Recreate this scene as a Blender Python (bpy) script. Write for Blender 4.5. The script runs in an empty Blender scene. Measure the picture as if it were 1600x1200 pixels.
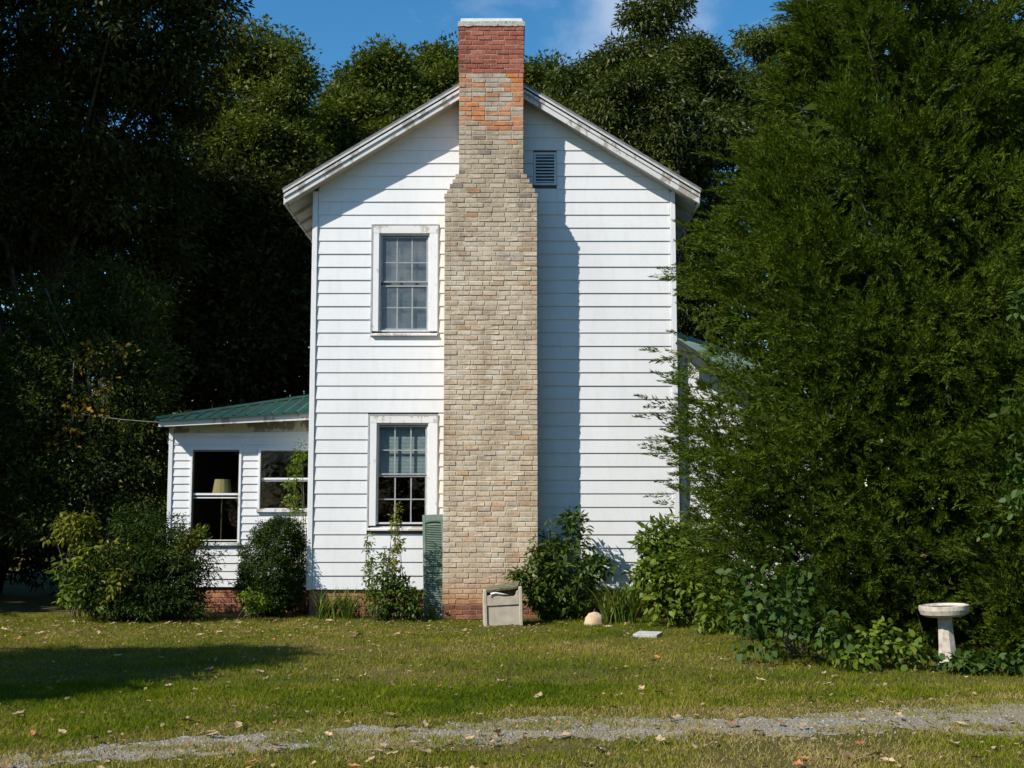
import bpy, math, random
import numpy as np
from mathutils import Vector

# ------------------------------------------------------------------ camera, sky, sun, exposure
SC = bpy.context.scene
COL = SC.collection
F_PX = 1900.0
PITCH = math.atan(200.0 / F_PX)
CAM_H = 1.6
cam_d = bpy.data.cameras.new('camera')
cam_d.sensor_fit = 'HORIZONTAL'; cam_d.sensor_width = 36.0
cam_d.lens = F_PX / 1600.0 * 36.0
cam_d.clip_start = 0.1; cam_d.clip_end = 3000.0
cam = bpy.data.objects.new('camera', cam_d); COL.objects.link(cam)
cam.location = (0, 0, CAM_H); cam.rotation_euler = (math.pi / 2 + PITCH, 0, 0)
SC.camera = cam

SUN_EL = math.radians(41.0)
SUN_FROM = (-0.80, -0.60)                       # horizontal direction towards the sun
world = bpy.data.worlds.new('World'); SC.world = world; world.use_nodes = True
wn = world.node_tree.nodes; wl = world.node_tree.links
bg = wn['Background']; bg.inputs['Strength'].default_value = 0.12
sky = wn.new('ShaderNodeTexSky'); sky.sky_type = 'NISHITA'; sky.sun_disc = False
sky.sun_elevation = SUN_EL; sky.sun_rotation = math.atan2(SUN_FROM[0], SUN_FROM[1])
sky.altitude = 200; sky.air_density = 1.0; sky.dust_density = 0.2; sky.ozone_density = 2.0
hsv = wn.new('ShaderNodeHueSaturation'); hsv.inputs['Saturation'].default_value = 1.35
hsv.inputs['Hue'].default_value = 0.494
wl.new(sky.outputs['Color'], hsv.inputs['Color'])
tc = wn.new('ShaderNodeTexCoord')
mp = wn.new('ShaderNodeMapping'); mp.inputs['Scale'].default_value = (1.0, 1.0, 2.6); mp.inputs['Location'].default_value = (0.33, 0.1, 0.25)
nz = wn.new('ShaderNodeTexNoise'); nz.inputs['Scale'].default_value = 2.3; nz.inputs['Detail'].default_value = 8; nz.inputs['Roughness'].default_value = 0.58
cr = wn.new('ShaderNodeValToRGB'); cr.color_ramp.elements[0].position = 0.60; cr.color_ramp.elements[1].position = 1.0
mx = wn.new('ShaderNodeMixRGB'); mx.inputs['Color2'].default_value = (5.6, 6.0, 6.6, 1)
wl.new(tc.outputs['Generated'], mp.inputs['Vector']); wl.new(mp.outputs['Vector'], nz.inputs['Vector'])
wl.new(nz.outputs['Fac'], cr.inputs['Fac'])
def cloud_bank(d, size):
    vd = wn.new('ShaderNodeVectorMath'); vd.operation = 'DISTANCE'; vd.inputs[1].default_value = d
    mp2 = wn.new('ShaderNodeMapping'); mp2.inputs['Scale'].default_value = (1.0, 1.0, 1.5); mp2.inputs['Location'].default_value = (0, 0, -0.5 * d[2])
    wl.new(tc.outputs['Generated'], mp2.inputs['Vector']); wl.new(mp2.outputs['Vector'], vd.inputs[0])
    n2 = wn.new('ShaderNodeTexNoise'); n2.inputs['Scale'].default_value = 7.0; n2.inputs['Detail'].default_value = 9; n2.inputs['Roughness'].default_value = 0.6
    wl.new(tc.outputs['Generated'], n2.inputs['Vector'])
    m1 = wn.new('ShaderNodeMath'); m1.operation = 'MULTIPLY_ADD'; m1.inputs[1].default_value = 0.22; wl.new(n2.outputs['Fac'], m1.inputs[0]); wl.new(vd.outputs['Value'], m1.inputs[2])
    mr = wn.new('ShaderNodeMapRange'); mr.interpolation_type = 'SMOOTHSTEP'
    mr.inputs['From Min'].default_value = size + 0.11; mr.inputs['From Max'].default_value = 0.10 + size * 0.2; mr.inputs['To Max'].default_value = 0.46
    wl.new(m1.outputs[0], mr.inputs['Value'])
    return mr.outputs[0]
cb_d = Vector((0.093, 0.93, 0.385)).normalized()
mxa = wn.new('ShaderNodeMath'); mxa.operation = 'MAXIMUM'
wl.new(cr.outputs['Color'], mxa.inputs[0]); wl.new(cloud_bank(tuple(cb_d), 0.085), mxa.inputs[1]); wl.new(mxa.outputs[0], mx.inputs['Fac'])
wl.new(hsv.outputs['Color'], mx.inputs['Color1']); wl.new(mx.outputs['Color'], bg.inputs['Color'])

sun_d = bpy.data.lights.new('sun', 'SUN'); sun_d.energy = 4.9; sun_d.angle = math.radians(0.53)
sun_d.color = (1.0, 0.945, 0.86)
sun = bpy.data.objects.new('sun', sun_d); COL.objects.link(sun)
ce = math.cos(SUN_EL)
SUN_DIR = Vector((-SUN_FROM[0] * ce, -SUN_FROM[1] * ce, -math.sin(SUN_EL)))
sun.rotation_euler = SUN_DIR.to_track_quat('-Z', 'Y').to_euler()
sun.location = (-30, -20, 40)

vs = SC.view_settings
vs.view_transform = 'Standard'; vs.look = 'None'; vs.gamma = 1.0; vs.use_curve_mapping = False
vs.exposure = 0.35
SC.cycles.use_denoising = True
SC.cycles.max_bounces = 6; SC.cycles.diffuse_bounces = 3; SC.cycles.transparent_max_bounces = 12
SC.cycles.transmission_bounces = 4

# ------------------------------------------------------------------ pixels (1600x1200) to places
def ray(u, v):
    a = (u - 800) / F_PX; b = (600 - v) / F_PX
    return a, math.cos(PITCH) - b * math.sin(PITCH), math.sin(PITCH) + b * math.cos(PITCH)
def at(u, v, Y):
    a, d, e = ray(u, v); s = Y / d
    return np.array((a * s, Y, CAM_H + e * s))
def gnd(u, v, z=0.0):
    a, d, e = ray(u, v); s = (z - CAM_H) / e
    return np.array((a * s, d * s, z))

# ------------------------------------------------------------------ materials
MATS = {}
def new_mat(name):
    m = bpy.data.materials.new(name); m.use_nodes = True
    MATS[name] = m
    nt = m.node_tree
    return m, nt.nodes, nt.links, nt.nodes['Principled BSDF']

def rgba(c): return (c[0], c[1], c[2], 1.0)

def ramp(nodes, stops):
    r = nodes.new('ShaderNodeValToRGB')
    el = r.color_ramp.elements
    el[0].position = stops[0][0]; el[0].color = rgba(stops[0][1])
    el[1].position = stops[-1][0]; el[1].color = rgba(stops[-1][1])
    for p, c in stops[1:-1]:
        e = el.new(p); e.color = rgba(c)
    return r

def noise(nodes, links, scale, detail=5, rough=0.6, coord='pos', stretch=None, dist=0.0):
    n = nodes.new('ShaderNodeTexNoise')
    n.inputs['Scale'].default_value = scale; n.inputs['Detail'].default_value = detail
    n.inputs['Roughness'].default_value = rough; n.inputs['Distortion'].default_value = dist
    if coord == 'pos':
        g = nodes.new('ShaderNodeNewGeometry'); out = g.outputs['Position']
    else:
        g = nodes.new('ShaderNodeTexCoord'); out = g.outputs['Object']
    if stretch:
        mpn = nodes.new('ShaderNodeMapping'); mpn.inputs['Scale'].default_value = stretch
        links.new(out, mpn.inputs['Vector']); out = mpn.outputs['Vector']
    links.new(out, n.inputs['Vector'])
    return n

def mixc(nodes, links, fac, c1, c2, mode='MIX'):
    m = nodes.new('ShaderNodeMixRGB'); m.blend_type = mode
    for s, x in (('Fac', fac), ('Color1', c1), ('Color2', c2)):
        if isinstance(x, (int, float)): m.inputs[s].default_value = x
        elif isinstance(x, tuple): m.inputs[s].default_value = rgba(x)
        else: links.new(x, m.inputs[s])
    return m.outputs['Color']

def bump(nodes, links, bsdf, height, strength=0.3, dist=0.01):
    b = nodes.new('ShaderNodeBump'); b.inputs['Strength'].default_value = strength; b.inputs['Distance'].default_value = dist
    links.new(height, b.inputs['Height']); links.new(b.outputs['Normal'], bsdf.inputs['Normal'])

def simple(name, c1, c2, scale=6.0, rough=0.7, lo=0.35, hi=0.65, stretch=None, bstr=0.0, bdist=0.004, spec=0.3, metal=0.0, third=None):
    m, n, l, b = new_mat(name)
    nn = noise(n, l, scale, 6, 0.62, stretch=stretch)
    r = ramp(n, [(lo, c1), (hi, c2)] if third is None else [(lo, c1), ((lo + hi) / 2, c2), (hi, third)])
    l.new(nn.outputs['Fac'], r.inputs['Fac']); l.new(r.outputs['Color'], b.inputs['Base Color'])
    b.inputs['Roughness'].default_value = rough; b.inputs['Specular IOR Level'].default_value = spec
    b.inputs['Metallic'].default_value = metal
    if bstr: bump(n, l, b, nn.outputs['Fac'], bstr, bdist)
    return m

def siding_mat(name, base, dirt):
    m, n, l, b = new_mat(name)
    n1 = noise(n, l, 1.1, 6, 0.6, stretch=(1, 1, 0.55))
    n2 = noise(n, l, 9.0, 6, 0.7, stretch=(1, 1, 0.25))
    r1 = ramp(n, [(0.40, (0, 0, 0)), (0.72, (1, 1, 1))]); l.new(n1.outputs['Fac'], r1.inputs['Fac'])
    r2 = ramp(n, [(0.50, (0, 0, 0)), (0.80, (1, 1, 1))]); l.new(n2.outputs['Fac'], r2.inputs['Fac'])
    c = mixc(n, l, r1.outputs['Color'], base, tuple(x * 0.90 for x in base))
    mm = n.new('ShaderNodeMath'); mm.operation = 'MULTIPLY'; mm.inputs[1].default_value = 0.35
    l.new(r2.outputs['Color'], mm.inputs[0])
    c = mixc(n, l, mm.outputs[0], c, dirt)
    l.new(c, b.inputs['Base Color'])
    b.inputs['Roughness'].default_value = 0.55; b.inputs['Specular IOR Level'].default_value = 0.25
    n3 = noise(n, l, 30.0, 3, 0.5, stretch=(0.08, 1, 1))
    bump(n, l, b, n3.outputs['Fac'], 0.06, 0.004)
    return m

siding_mat('siding', (0.745, 0.745, 0.735), (0.50, 0.49, 0.44))
siding_mat('siding_cream', (0.80, 0.76, 0.66), (0.62, 0.57, 0.47))

def paint_peel(name, paint, wood, amt, scale=14.0):
    m, n, l, b = new_mat(name)
    n1 = noise(n, l, scale, 8, 0.7, stretch=(1, 1, 0.5))
    n2 = noise(n, l, 2.2, 4, 0.6)
    add = n.new('ShaderNodeMath'); add.operation = 'ADD'
    l.new(n1.outputs['Fac'], add.inputs[0]); l.new(n2.outputs['Fac'], add.inputs[1])
    r = ramp(n, [(0.5, (0, 0, 0)), (0.56, (1, 1, 1))])
    sub = n.new('ShaderNodeMath'); sub.operation = 'SUBTRACT'; sub.inputs[1].default_value = amt
    l.new(add.outputs[0], sub.inputs[0]); l.new(sub.outputs[0], r.inputs['Fac'])
    n3 = noise(n, l, 5.0, 5, 0.6)
    pc = mixc(n, l, n3.outputs['Fac'], paint, tuple(x * 0.86 for x in paint))
    c = mixc(n, l, r.outputs['Color'], pc, wood)
    l.new(c, b.inputs['Base Color']); b.inputs['Roughness'].default_value = 0.65
    b.inputs['Specular IOR Level'].default_value = 0.25
    inv = n.new('ShaderNodeInvert'); l.new(r.outputs['Color'], inv.inputs['Color'])
    bump(n, l, b, inv.outputs['Color'], 0.35, 0.003)
    return m
paint_peel('trim_paint', (0.82, 0.82, 0.80), (0.48, 0.45, 0.41), 0.66)
paint_peel('trim_weathered', (0.78, 0.77, 0.74), (0.48, 0.43, 0.37), 0.50)
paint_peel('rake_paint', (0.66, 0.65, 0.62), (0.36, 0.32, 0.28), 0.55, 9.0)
paint_peel('porch_frieze', (0.50, 0.50, 0.36), (0.20, 0.18, 0.13), 0.52, 7.0)
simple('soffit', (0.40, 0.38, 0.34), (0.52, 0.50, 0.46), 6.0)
simple('roof_shingle', (0.12, 0.12, 0.12), (0.20, 0.19, 0.18), 12.0, 0.9)
simple('drip_metal', (0.45, 0.45, 0.44), (0.62, 0.61, 0.59), 10.0, 0.5)
simple('aluminium', (0.52, 0.53, 0.54), (0.64, 0.65, 0.66), 10.0, 0.45, spec=0.5)
simple('grey_channel', (0.34, 0.34, 0.34), (0.46, 0.46, 0.45), 10.0, 0.6)
simple('muntin', (0.27, 0.28, 0.28), (0.36, 0.37, 0.36), 10.0, 0.6)
simple('blind', (0.38, 0.43, 0.42), (0.47, 0.52, 0.51), 8.0, 0.6)
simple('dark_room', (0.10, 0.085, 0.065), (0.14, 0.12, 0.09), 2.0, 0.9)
simple('vent_metal', (0.50, 0.53, 0.55), (0.62, 0.65, 0.66), 10.0, 0.6)
simple('green_metal', (0.006, 0.045, 0.036), (0.014, 0.072, 0.058), 3.0, 0.42, spec=0.5)
simple('pale_green_roof', (0.16, 0.24, 0.19), (0.22, 0.30, 0.245), 2.0, 0.6)
simple('dark_fascia', (0.035, 0.045, 0.045), (0.06, 0.07, 0.07), 4.0, 0.6)
simple('shutter_green', (0.10, 0.150, 0.112), (0.150, 0.205, 0.160), 9.0, 0.6, bstr=0.1)
simple('old_plastic', (0.40, 0.345, 0.26), (0.52, 0.455, 0.36), 9.0, 0.75, bstr=0.15)
simple('moss', (0.07, 0.075, 0.03), (0.20, 0.18, 0.11), 16.0, 0.95, bstr=0.5, bdist=0.01)
simple('white_plastic', (0.70, 0.68, 0.64), (0.78, 0.76, 0.72), 10.0, 0.5)
simple('sandstone', (0.40, 0.29, 0.17), (0.56, 0.43, 0.28), 7.0, 0.9, bstr=0.4, bdist=0.02)
simple('concrete', (0.42, 0.40, 0.35), (0.60, 0.58, 0.52), 14.0, 0.9, bstr=0.3, bdist=0.006)
simple('slab_concrete', (0.33, 0.34, 0.33), (0.48, 0.48, 0.46), 14.0, 0.9, bstr=0.3, bdist=0.006)
simple('cast_stone', (0.34, 0.30, 0.23), (0.56, 0.51, 0.42), 16.0, 0.88, bstr=0.35, bdist=0.006)
simple('lampshade', (0.46, 0.32, 0.13), (0.58, 0.42, 0.19), 30.0, 0.9, stretch=(6, 6, 0.3))
simple('brass', (0.30, 0.22, 0.10), (0.40, 0.30, 0.15), 8.0, 0.4, metal=0.8)
simple('cable', (0.12, 0.12, 0.12), (0.20, 0.20, 0.20), 4.0, 0.6)
simple('bark', (0.030, 0.024, 0.018), (0.075, 0.062, 0.048), 14.0, 0.95, stretch=(1, 1, 0.2), bstr=0.6, bdist=0.03)
simple('bark_pale', (0.10, 0.09, 0.075), (0.20, 0.18, 0.15), 14.0, 0.95, stretch=(1, 1, 0.2), bstr=0.5, bdist=0.02)
simple('stem_green', (0.06, 0.09, 0.03), (0.11, 0.10, 0.05), 14.0, 0.8)
simple('mortar_cap', (0.30, 0.28, 0.22), (0.50, 0.47, 0.38), 16.0, 0.95, bstr=0.5, bdist=0.01, third=(0.14, 0.13, 0.10))
simple('cap_metal', (0.40, 0.46, 0.45), (0.55, 0.60, 0.58), 8.0, 0.5)
simple('stain_water', (0.015, 0.010, 0.006), (0.06, 0.04, 0.02), 30.0, 0.6)

def glass_mat(name, refl, tint, film=0.0):
    m, n, l, b = new_mat(name)
    n.remove(b)
    out = n['Material Output']
    tr = n.new('ShaderNodeBsdfTransparent'); tr.inputs['Color'].default_value = rgba(tint)
    gl = n.new('ShaderNodeBsdfGlossy'); gl.inputs['Roughness'].default_value = 0.03
    nn = noise(n, l, 3.0, 3, 0.5)
    bp = n.new('ShaderNodeBump'); bp.inputs['Strength'].default_value = 0.12; bp.inputs['Distance'].default_value = 0.02
    l.new(nn.outputs['Fac'], bp.inputs['Height']); l.new(bp.outputs['Normal'], gl.inputs['Normal'])
    fr = n.new('ShaderNodeFresnel'); fr.inputs['IOR'].default_value = refl
    sh = tr.outputs[0]
    if film:                                                     # dusty film on old storm glass
        df = n.new('ShaderNodeBsdfDiffuse'); df.inputs['Color'].default_value = (0.42, 0.43, 0.43, 1)
        nf = noise(n, l, 2.6, 5, 0.6); rf = ramp(n, [(0.35, (film * 0.4,) * 3), (0.65, (film * 1.5,) * 3)]); l.new(nf.outputs['Fac'], rf.inputs['Fac'])
        mf = n.new('ShaderNodeMixShader'); l.new(rf.outputs['Color'], mf.inputs['Fac']); l.new(sh, mf.inputs[1]); l.new(df.outputs[0], mf.inputs[2]); sh = mf.outputs[0]
    mxs = n.new('ShaderNodeMixShader')
    gb = n.new('ShaderNodeNewGeometry'); iv_ = n.new('ShaderNodeMath'); iv_.operation = 'SUBTRACT'; iv_.inputs[0].default_value = 1.0
    l.new(gb.outputs['Backfacing'], iv_.inputs[1])
    fm = n.new('ShaderNodeMath'); fm.operation = 'MULTIPLY'; l.new(fr.outputs['Fac'], fm.inputs[0]); l.new(iv_.outputs[0], fm.inputs[1])
    l.new(fm.outputs[0], mxs.inputs['Fac']); l.new(sh, mxs.inputs[1]); l.new(gl.outputs[0], mxs.inputs[2])
    l.new(mxs.outputs[0], out.inputs['Surface'])
glass_mat('glass', 1.5, (0.82, 0.86, 0.86))
glass_mat('glass_screen', 1.35, (0.32, 0.33, 0.32))
glass_mat('glass_hazy', 1.6, (0.66, 0.70, 0.72), 0.16)

def lime_wash(n, l, c, amount=0.68):
    '''worn cream wash in ragged patches over bricks and joints, on the part of the stack between foot and red top'''
    g = n.new('ShaderNodeNewGeometry'); sp = n.new('ShaderNodeSeparateXYZ'); l.new(g.outputs['Position'], sp.inputs[0])
    mr = n.new('ShaderNodeMapRange'); mr.inputs['From Min'].default_value = 0.0; mr.inputs['From Max'].default_value = 9.3; l.new(sp.outputs['Z'], mr.inputs['Value'])
    zr_ = ramp(n, [(0.03, (0, 0, 0)), (0.12, (1, 1, 1)), (0.60, (1, 1, 1)), (0.70, (0.35, 0.35, 0.35)), (0.80, (0.35, 0.35, 0.35)), (0.83, (0.40, 0.40, 0.40)), (0.902, (0.40, 0.40, 0.40)), (0.904, (0, 0, 0))])
    l.new(mr.outputs[0], zr_.inputs['Fac'])
    a1 = noise(n, l, 2.0, 9, 0.68); a2 = noise(n, l, 17.0, 6, 0.72, stretch=(0.55, 1, 1.3))
    ad = n.new('ShaderNodeMath'); ad.operation = 'ADD'; l.new(a1.outputs['Fac'], ad.inputs[0]); l.new(a2.outputs['Fac'], ad.inputs[1])
    hf = n.new('ShaderNodeMath'); hf.operation = 'MULTIPLY'; hf.inputs[1].default_value = 0.5; l.new(ad.outputs[0], hf.inputs[0])
    r = ramp(n, [(0.42, (0, 0, 0)), (0.58, (1, 1, 1))]); l.new(hf.outputs[0], r.inputs['Fac'])
    f = mixc(n, l, 1.0, r.outputs['Color'], zr_.outputs['Color'], 'MULTIPLY')
    m = n.new('ShaderNodeMath'); m.operation = 'MULTIPLY'; m.inputs[1].default_value = amount; l.new(f, m.inputs[0])
    tone = noise(n, l, 5.0, 6, 0.7)
    tr = ramp(n, [(0.35, (0.49, 0.395, 0.275)), (0.52, (0.60, 0.52, 0.40)), (0.66, (0.66, 0.62, 0.55))]); l.new(tone.outputs['Fac'], tr.inputs['Fac'])
    return mixc(n, l, m.outputs[0], c, tr.outputs['Color'])

# bricks: per-brick colour from the object colour, or from the 'col' attribute on joined bricks
def brick_mat(name, src, wash_lo, wash_hi, wash):
    m, n, l, b = new_mat(name)
    if src == 'object':
        s = n.new('ShaderNodeObjectInfo').outputs['Color']
    else:
        a = n.new('ShaderNodeAttribute'); a.attribute_name = 'col'; s = a.outputs['Color']
    n1 = noise(n, l, 34.0, 7, 0.75)
    n2 = noise(n, l, 70.0, 4, 0.7)
    # blotches inside a brick
    r = ramp(n, [(0.36, (0.66, 0.62, 0.58)), (0.5, (1.0, 1.0, 1.0)), (0.64, (1.16, 1.16, 1.16))]); l.new(n1.outputs['Fac'], r.inputs['Fac'])
    c = mixc(n, l, 1.0, s, r.outputs['Color'], 'MULTIPLY')
    # bare clay and dark lichen specks
    r3 = ramp(n, [(0.62, (0, 0, 0)), (0.70, (1, 1, 1))]); l.new(n2.outputs['Fac'], r3.inputs['Fac'])
    mm = n.new('ShaderNodeMath'); mm.operation = 'MULTIPLY'; mm.inputs[1].default_value = 0.42
    l.new(r3.outputs['Color'], mm.inputs[0])
    c = mixc(n, l, mm.outputs[0], c, (0.24, 0.175, 0.12))
    c = lime_wash(n, l, c)
    ns_ = noise(n, l, 1.7, 8, 0.7, stretch=(2.2, 2.2, 0.55)); nt_ = noise(n, l, 95.0, 5, 0.75)
    rs_ = ramp(n, [(0.33, (0.70, 0.66, 0.62)), (0.52, (1.0, 1.0, 1.0)), (0.70, (1.06, 1.06, 1.07))]); l.new(ns_.outputs['Fac'], rs_.inputs['Fac'])
    c = mixc(n, l, 1.0, c, rs_.outputs['Color'], 'MULTIPLY')
    rt_ = ramp(n, [(0.34, (0.62, 0.56, 0.50)), (0.47, (1.0, 1.0, 1.0)), (0.66, (1.10, 1.09, 1.08))]); l.new(nt_.outputs['Fac'], rt_.inputs['Fac'])
    c = mixc(n, l, 1.0, c, rt_.outputs['Color'], 'MULTIPLY')
    l.new(c, b.inputs['Base Color'])
    b.inputs['Roughness'].default_value = 0.92; b.inputs['Specular IOR Level'].default_value = 0.15
    bump(n, l, b, n1.outputs['Fac'], 0.55, 0.008)
brick_mat('brick_piece', 'object', 0.42, 0.72, 0.45)
brick_mat('brick_joined', 'attr', 0.42, 0.72, 0.45)
def mortar_mat():
    m, n, l, b = new_mat('mortar')
    g = n.new('ShaderNodeNewGeometry'); sp = n.new('ShaderNodeSeparateXYZ'); l.new(g.outputs['Position'], sp.inputs[0])
    mr = n.new('ShaderNodeMapRange'); mr.inputs['From Min'].default_value = 0.3; mr.inputs['From Max'].default_value = 9.3
    l.new(sp.outputs['Z'], mr.inputs['Value'])
    r = ramp(n, [(0.0, (0.38, 0.24, 0.14)), (0.06, (0.54, 0.43, 0.29)), (0.70, (0.46, 0.39, 0.29)), (0.88, (0.40, 0.34, 0.25)), (0.9, (0.38, 0.27, 0.20))])
    l.new(mr.outputs[0], r.inputs['Fac'])
    n1 = noise(n, l, 30.0, 6, 0.7)
    r1 = ramp(n, [(0.3, (0.55, 0.5, 0.45)), (0.65, (1.1, 1.1, 1.1))]); l.new(n1.outputs['Fac'], r1.inputs['Fac'])
    c = mixc(n, l, 1.0, r.outputs['Color'], r1.outputs['Color'], 'MULTIPLY')
    c = lime_wash(n, l, c, 0.45)
    l.new(c, b.inputs['Base Color']); b.inputs['Roughness'].default_value = 0.95
    b.inputs['Specular IOR Level'].default_value = 0.1
    bump(n, l, b, n1.outputs['Fac'], 0.6, 0.01)
mortar_mat()

def leaf_mat(name, stops, trans=0.25, gloss=0.05, rough=0.5):
    """leaf colour from the per-leaf attribute v; part of the light passes through"""
    m, n, l, b = new_mat(name)
    n.remove(b); out = n['Material Output']
    a = n.new('ShaderNodeAttribute'); a.attribute_name = 'v'
    r = ramp(n, stops); l.new(a.outputs['Fac'], r.inputs['Fac'])
    d = n.new('ShaderNodeBsdfDiffuse'); t = n.new('ShaderNodeBsdfTranslucent'); g = n.new('ShaderNodeBsdfGlossy')
    g.inputs['Roughness'].default_value = rough; g.inputs['Color'].default_value = (0.9, 0.95, 0.9, 1)
    l.new(r.outputs['Color'], d.inputs['Color'])
    tcol = mixc(n, l, 1.0, r.outputs['Color'], (1.15, 1.25, 0.55), 'MULTIPLY'); l.new(tcol, t.inputs['Color'])
    m1 = n.new('ShaderNodeMixShader'); m1.inputs['Fac'].default_value = trans
    l.new(d.outputs[0], m1.inputs[1]); l.new(t.outputs[0], m1.inputs[2])
    m2 = n.new('ShaderNodeMixShader'); m2.inputs['Fac'].default_value = gloss
    l.new(m1.outputs[0], m2.inputs[1]); l.new(g.outputs[0], m2.inputs[2])
    l.new(m2.outputs[0], out.inputs['Surface'])
leaf_mat('leaf_cedar', [(0, (0.027, 0.048, 0.006)), (0.5, (0.063, 0.098, 0.009)), (0.92, (0.115, 0.148, 0.013)), (1, (0.15, 0.11, 0.025))], 0.2, 0.0045)
leaf_mat('leaf_oak', [(0, (0.050, 0.072, 0.010)), (0.55, (0.088, 0.110, 0.014)), (0.9, (0.125, 0.135, 0.020)), (1, (0.16, 0.11, 0.025))], 0.25, 0.0105)
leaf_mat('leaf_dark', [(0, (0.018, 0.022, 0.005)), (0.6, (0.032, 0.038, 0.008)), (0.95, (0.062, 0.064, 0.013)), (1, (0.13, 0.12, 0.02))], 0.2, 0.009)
leaf_mat('leaf_walnut', [(0, (0.034, 0.050, 0.008)), (0.6, (0.058, 0.076, 0.011)), (0.94, (0.095, 0.105, 0.016)), (1, (0.15, 0.12, 0.03))], 0.22, 0.018)
leaf_mat('leaf_under', [(0, (0.022, 0.036, 0.006)), (0.6, (0.042, 0.062, 0.010)), (0.93, (0.085, 0.095, 0.016)), (1, (0.15, 0.13, 0.02))], 0.22, 0.01)
leaf_mat('leaf_bright', [(0, (0.055, 0.095, 0.010)), (0.55, (0.110, 0.165, 0.016)), (1, (0.20, 0.235, 0.028))], 0.35, 0.012)
leaf_mat('leaf_mid', [(0, (0.030, 0.058, 0.008)), (0.6, (0.060, 0.100, 0.013)), (1, (0.120, 0.155, 0.022))], 0.28, 0.0135)
leaf_mat('leaf_box', [(0, (0.018, 0.034, 0.006)), (0.6, (0.034, 0.062, 0.009)), (1, (0.062, 0.096, 0.014))], 0.18, 0.009)
leaf_mat('leaf_vine', [(0, (0.026, 0.055, 0.009)), (0.6, (0.046, 0.088, 0.014)), (1, (0.090, 0.13, 0.022))], 0.25, 0.012)
leaf_mat('leaf_yellow', [(0, (0.10, 0.135, 0.015)), (0.6, (0.17, 0.175, 0.018)), (1, (0.25, 0.20, 0.026))], 0.35, 0.012)
leaf_mat('leaf_orange', [(0, (0.20, 0.10, 0.015)), (0.6, (0.30, 0.17, 0.02)), (1, (0.22, 0.20, 0.025))], 0.35, 0.012)
leaf_mat('leaf_lily', [(0, (0.075, 0.125, 0.014)), (0.7, (0.14, 0.19, 0.024)), (1, (0.24, 0.22, 0.06))], 0.3, 0.015)
leaf_mat('grass', [(0, (0.060, 0.108, 0.006)), (0.35, (0.140, 0.182, 0.010)), (0.65, (0.235, 0.232, 0.022)), (0.84, (0.32, 0.250, 0.065)), (1, (0.40, 0.31, 0.14))], 0.35, 0.0)
def dry_leaf_mat():
    m, n, l, b = new_mat('dry_leaf')
    s = n.new('ShaderNodeObjectInfo').outputs['Color']
    n1 = noise(n, l, 60.0, 4, 0.6)
    r = ramp(n, [(0.3, (0.6, 0.55, 0.5)), (0.7, (1.15, 1.15, 1.1))]); l.new(n1.outputs['Fac'], r.inputs['Fac'])
    l.new(mixc(n, l, 1.0, s, r.outputs['Color'], 'MULTIPLY'), b.inputs['Base Color'])
    b.inputs['Roughness'].default_value = 0.75
dry_leaf_mat()

def ground_mat():
    m, n, l, b = new_mat('ground')
    n1 = noise(n, l, 0.55, 5, 0.6); n2 = noise(n, l, 7.0, 7, 0.7); n3 = noise(n, l, 60.0, 5, 0.7)
    r1 = ramp(n, [(0.35, (0.080, 0.080, 0.022)), (0.5, (0.115, 0.100, 0.034)), (0.68, (0.16, 0.12, 0.055))])
    l.new(n1.outputs['Fac'], r1.inputs['Fac'])
    r2 = ramp(n, [(0.3, (0.6, 0.6, 0.55)), (0.7, (1.25, 1.2, 1.1))]); l.new(n2.outputs['Fac'], r2.inputs['Fac'])
    c = mixc(n, l, 1.0, r1.outputs['Color'], r2.outputs['Color'], 'MULTIPLY')
    l.new(c, b.inputs['Base Color']); b.inputs['Roughness'].default_value = 0.95; b.inputs['Specular IOR Level'].default_value = 0.1
    bump(n, l, b, n3.outputs['Fac'], 0.8, 0.02)
ground_mat()
def gravel_mat():
    m, n, l, b = new_mat('gravel_bed')
    v = n.new('ShaderNodeTexVoronoi'); v.inputs['Scale'].default_value = 48.0
    g = n.new('ShaderNodeNewGeometry'); l.new(g.outputs['Position'], v.inputs['Vector'])
    sp = n.new('ShaderNodeSeparateColor'); l.new(v.outputs['Color'], sp.inputs[0])
    r = ramp(n, [(0.0, (0.15, 0.132, 0.105)), (0.5, (0.235, 0.212, 0.175)), (1.0, (0.36, 0.335, 0.29))]); l.new(sp.outputs[0], r.inputs['Fac'])
    n1 = noise(n, l, 1.6, 6, 0.65)
    r1 = ramp(n, [(0.36, (0, 0, 0)), (0.58, (1, 1, 1))]); l.new(n1.outputs['Fac'], r1.inputs['Fac'])
    c = mixc(n, l, r1.outputs['Color'], r.outputs['Color'], (0.23, 0.185, 0.115))
    l.new(c, b.inputs['Base Color']); b.inputs['Roughness'].default_value = 0.95
    inv = n.new('ShaderNodeInvert'); l.new(v.outputs['Distance'], inv.inputs['Color'])
    bump(n, l, b, inv.outputs['Color'], 0.8, 0.015)
gravel_mat()
def stone_mat():
    m, n, l, b = new_mat('gravel_stone')
    a = n.new('ShaderNodeAttribute'); a.attribute_name = 'v'
    r = ramp(n, [(0.0, (0.13, 0.118, 0.098)), (0.6, (0.22, 0.205, 0.175)), (1.0, (0.37, 0.35, 0.31))]); l.new(a.outputs['Fac'], r.inputs['Fac'])
    l.new(r.outputs['Color'], b.inputs['Base Color']); b.inputs['Roughness'].default_value = 0.9
stone_mat()

# ------------------------------------------------------------------ building helpers
def tag(o, label=None, cat=None, group=None, kind=None):
    if label: o['label'] = label
    if cat: o['category'] = cat
    if group: o['group'] = group
    if kind: o['kind'] = kind
    return o

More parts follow.
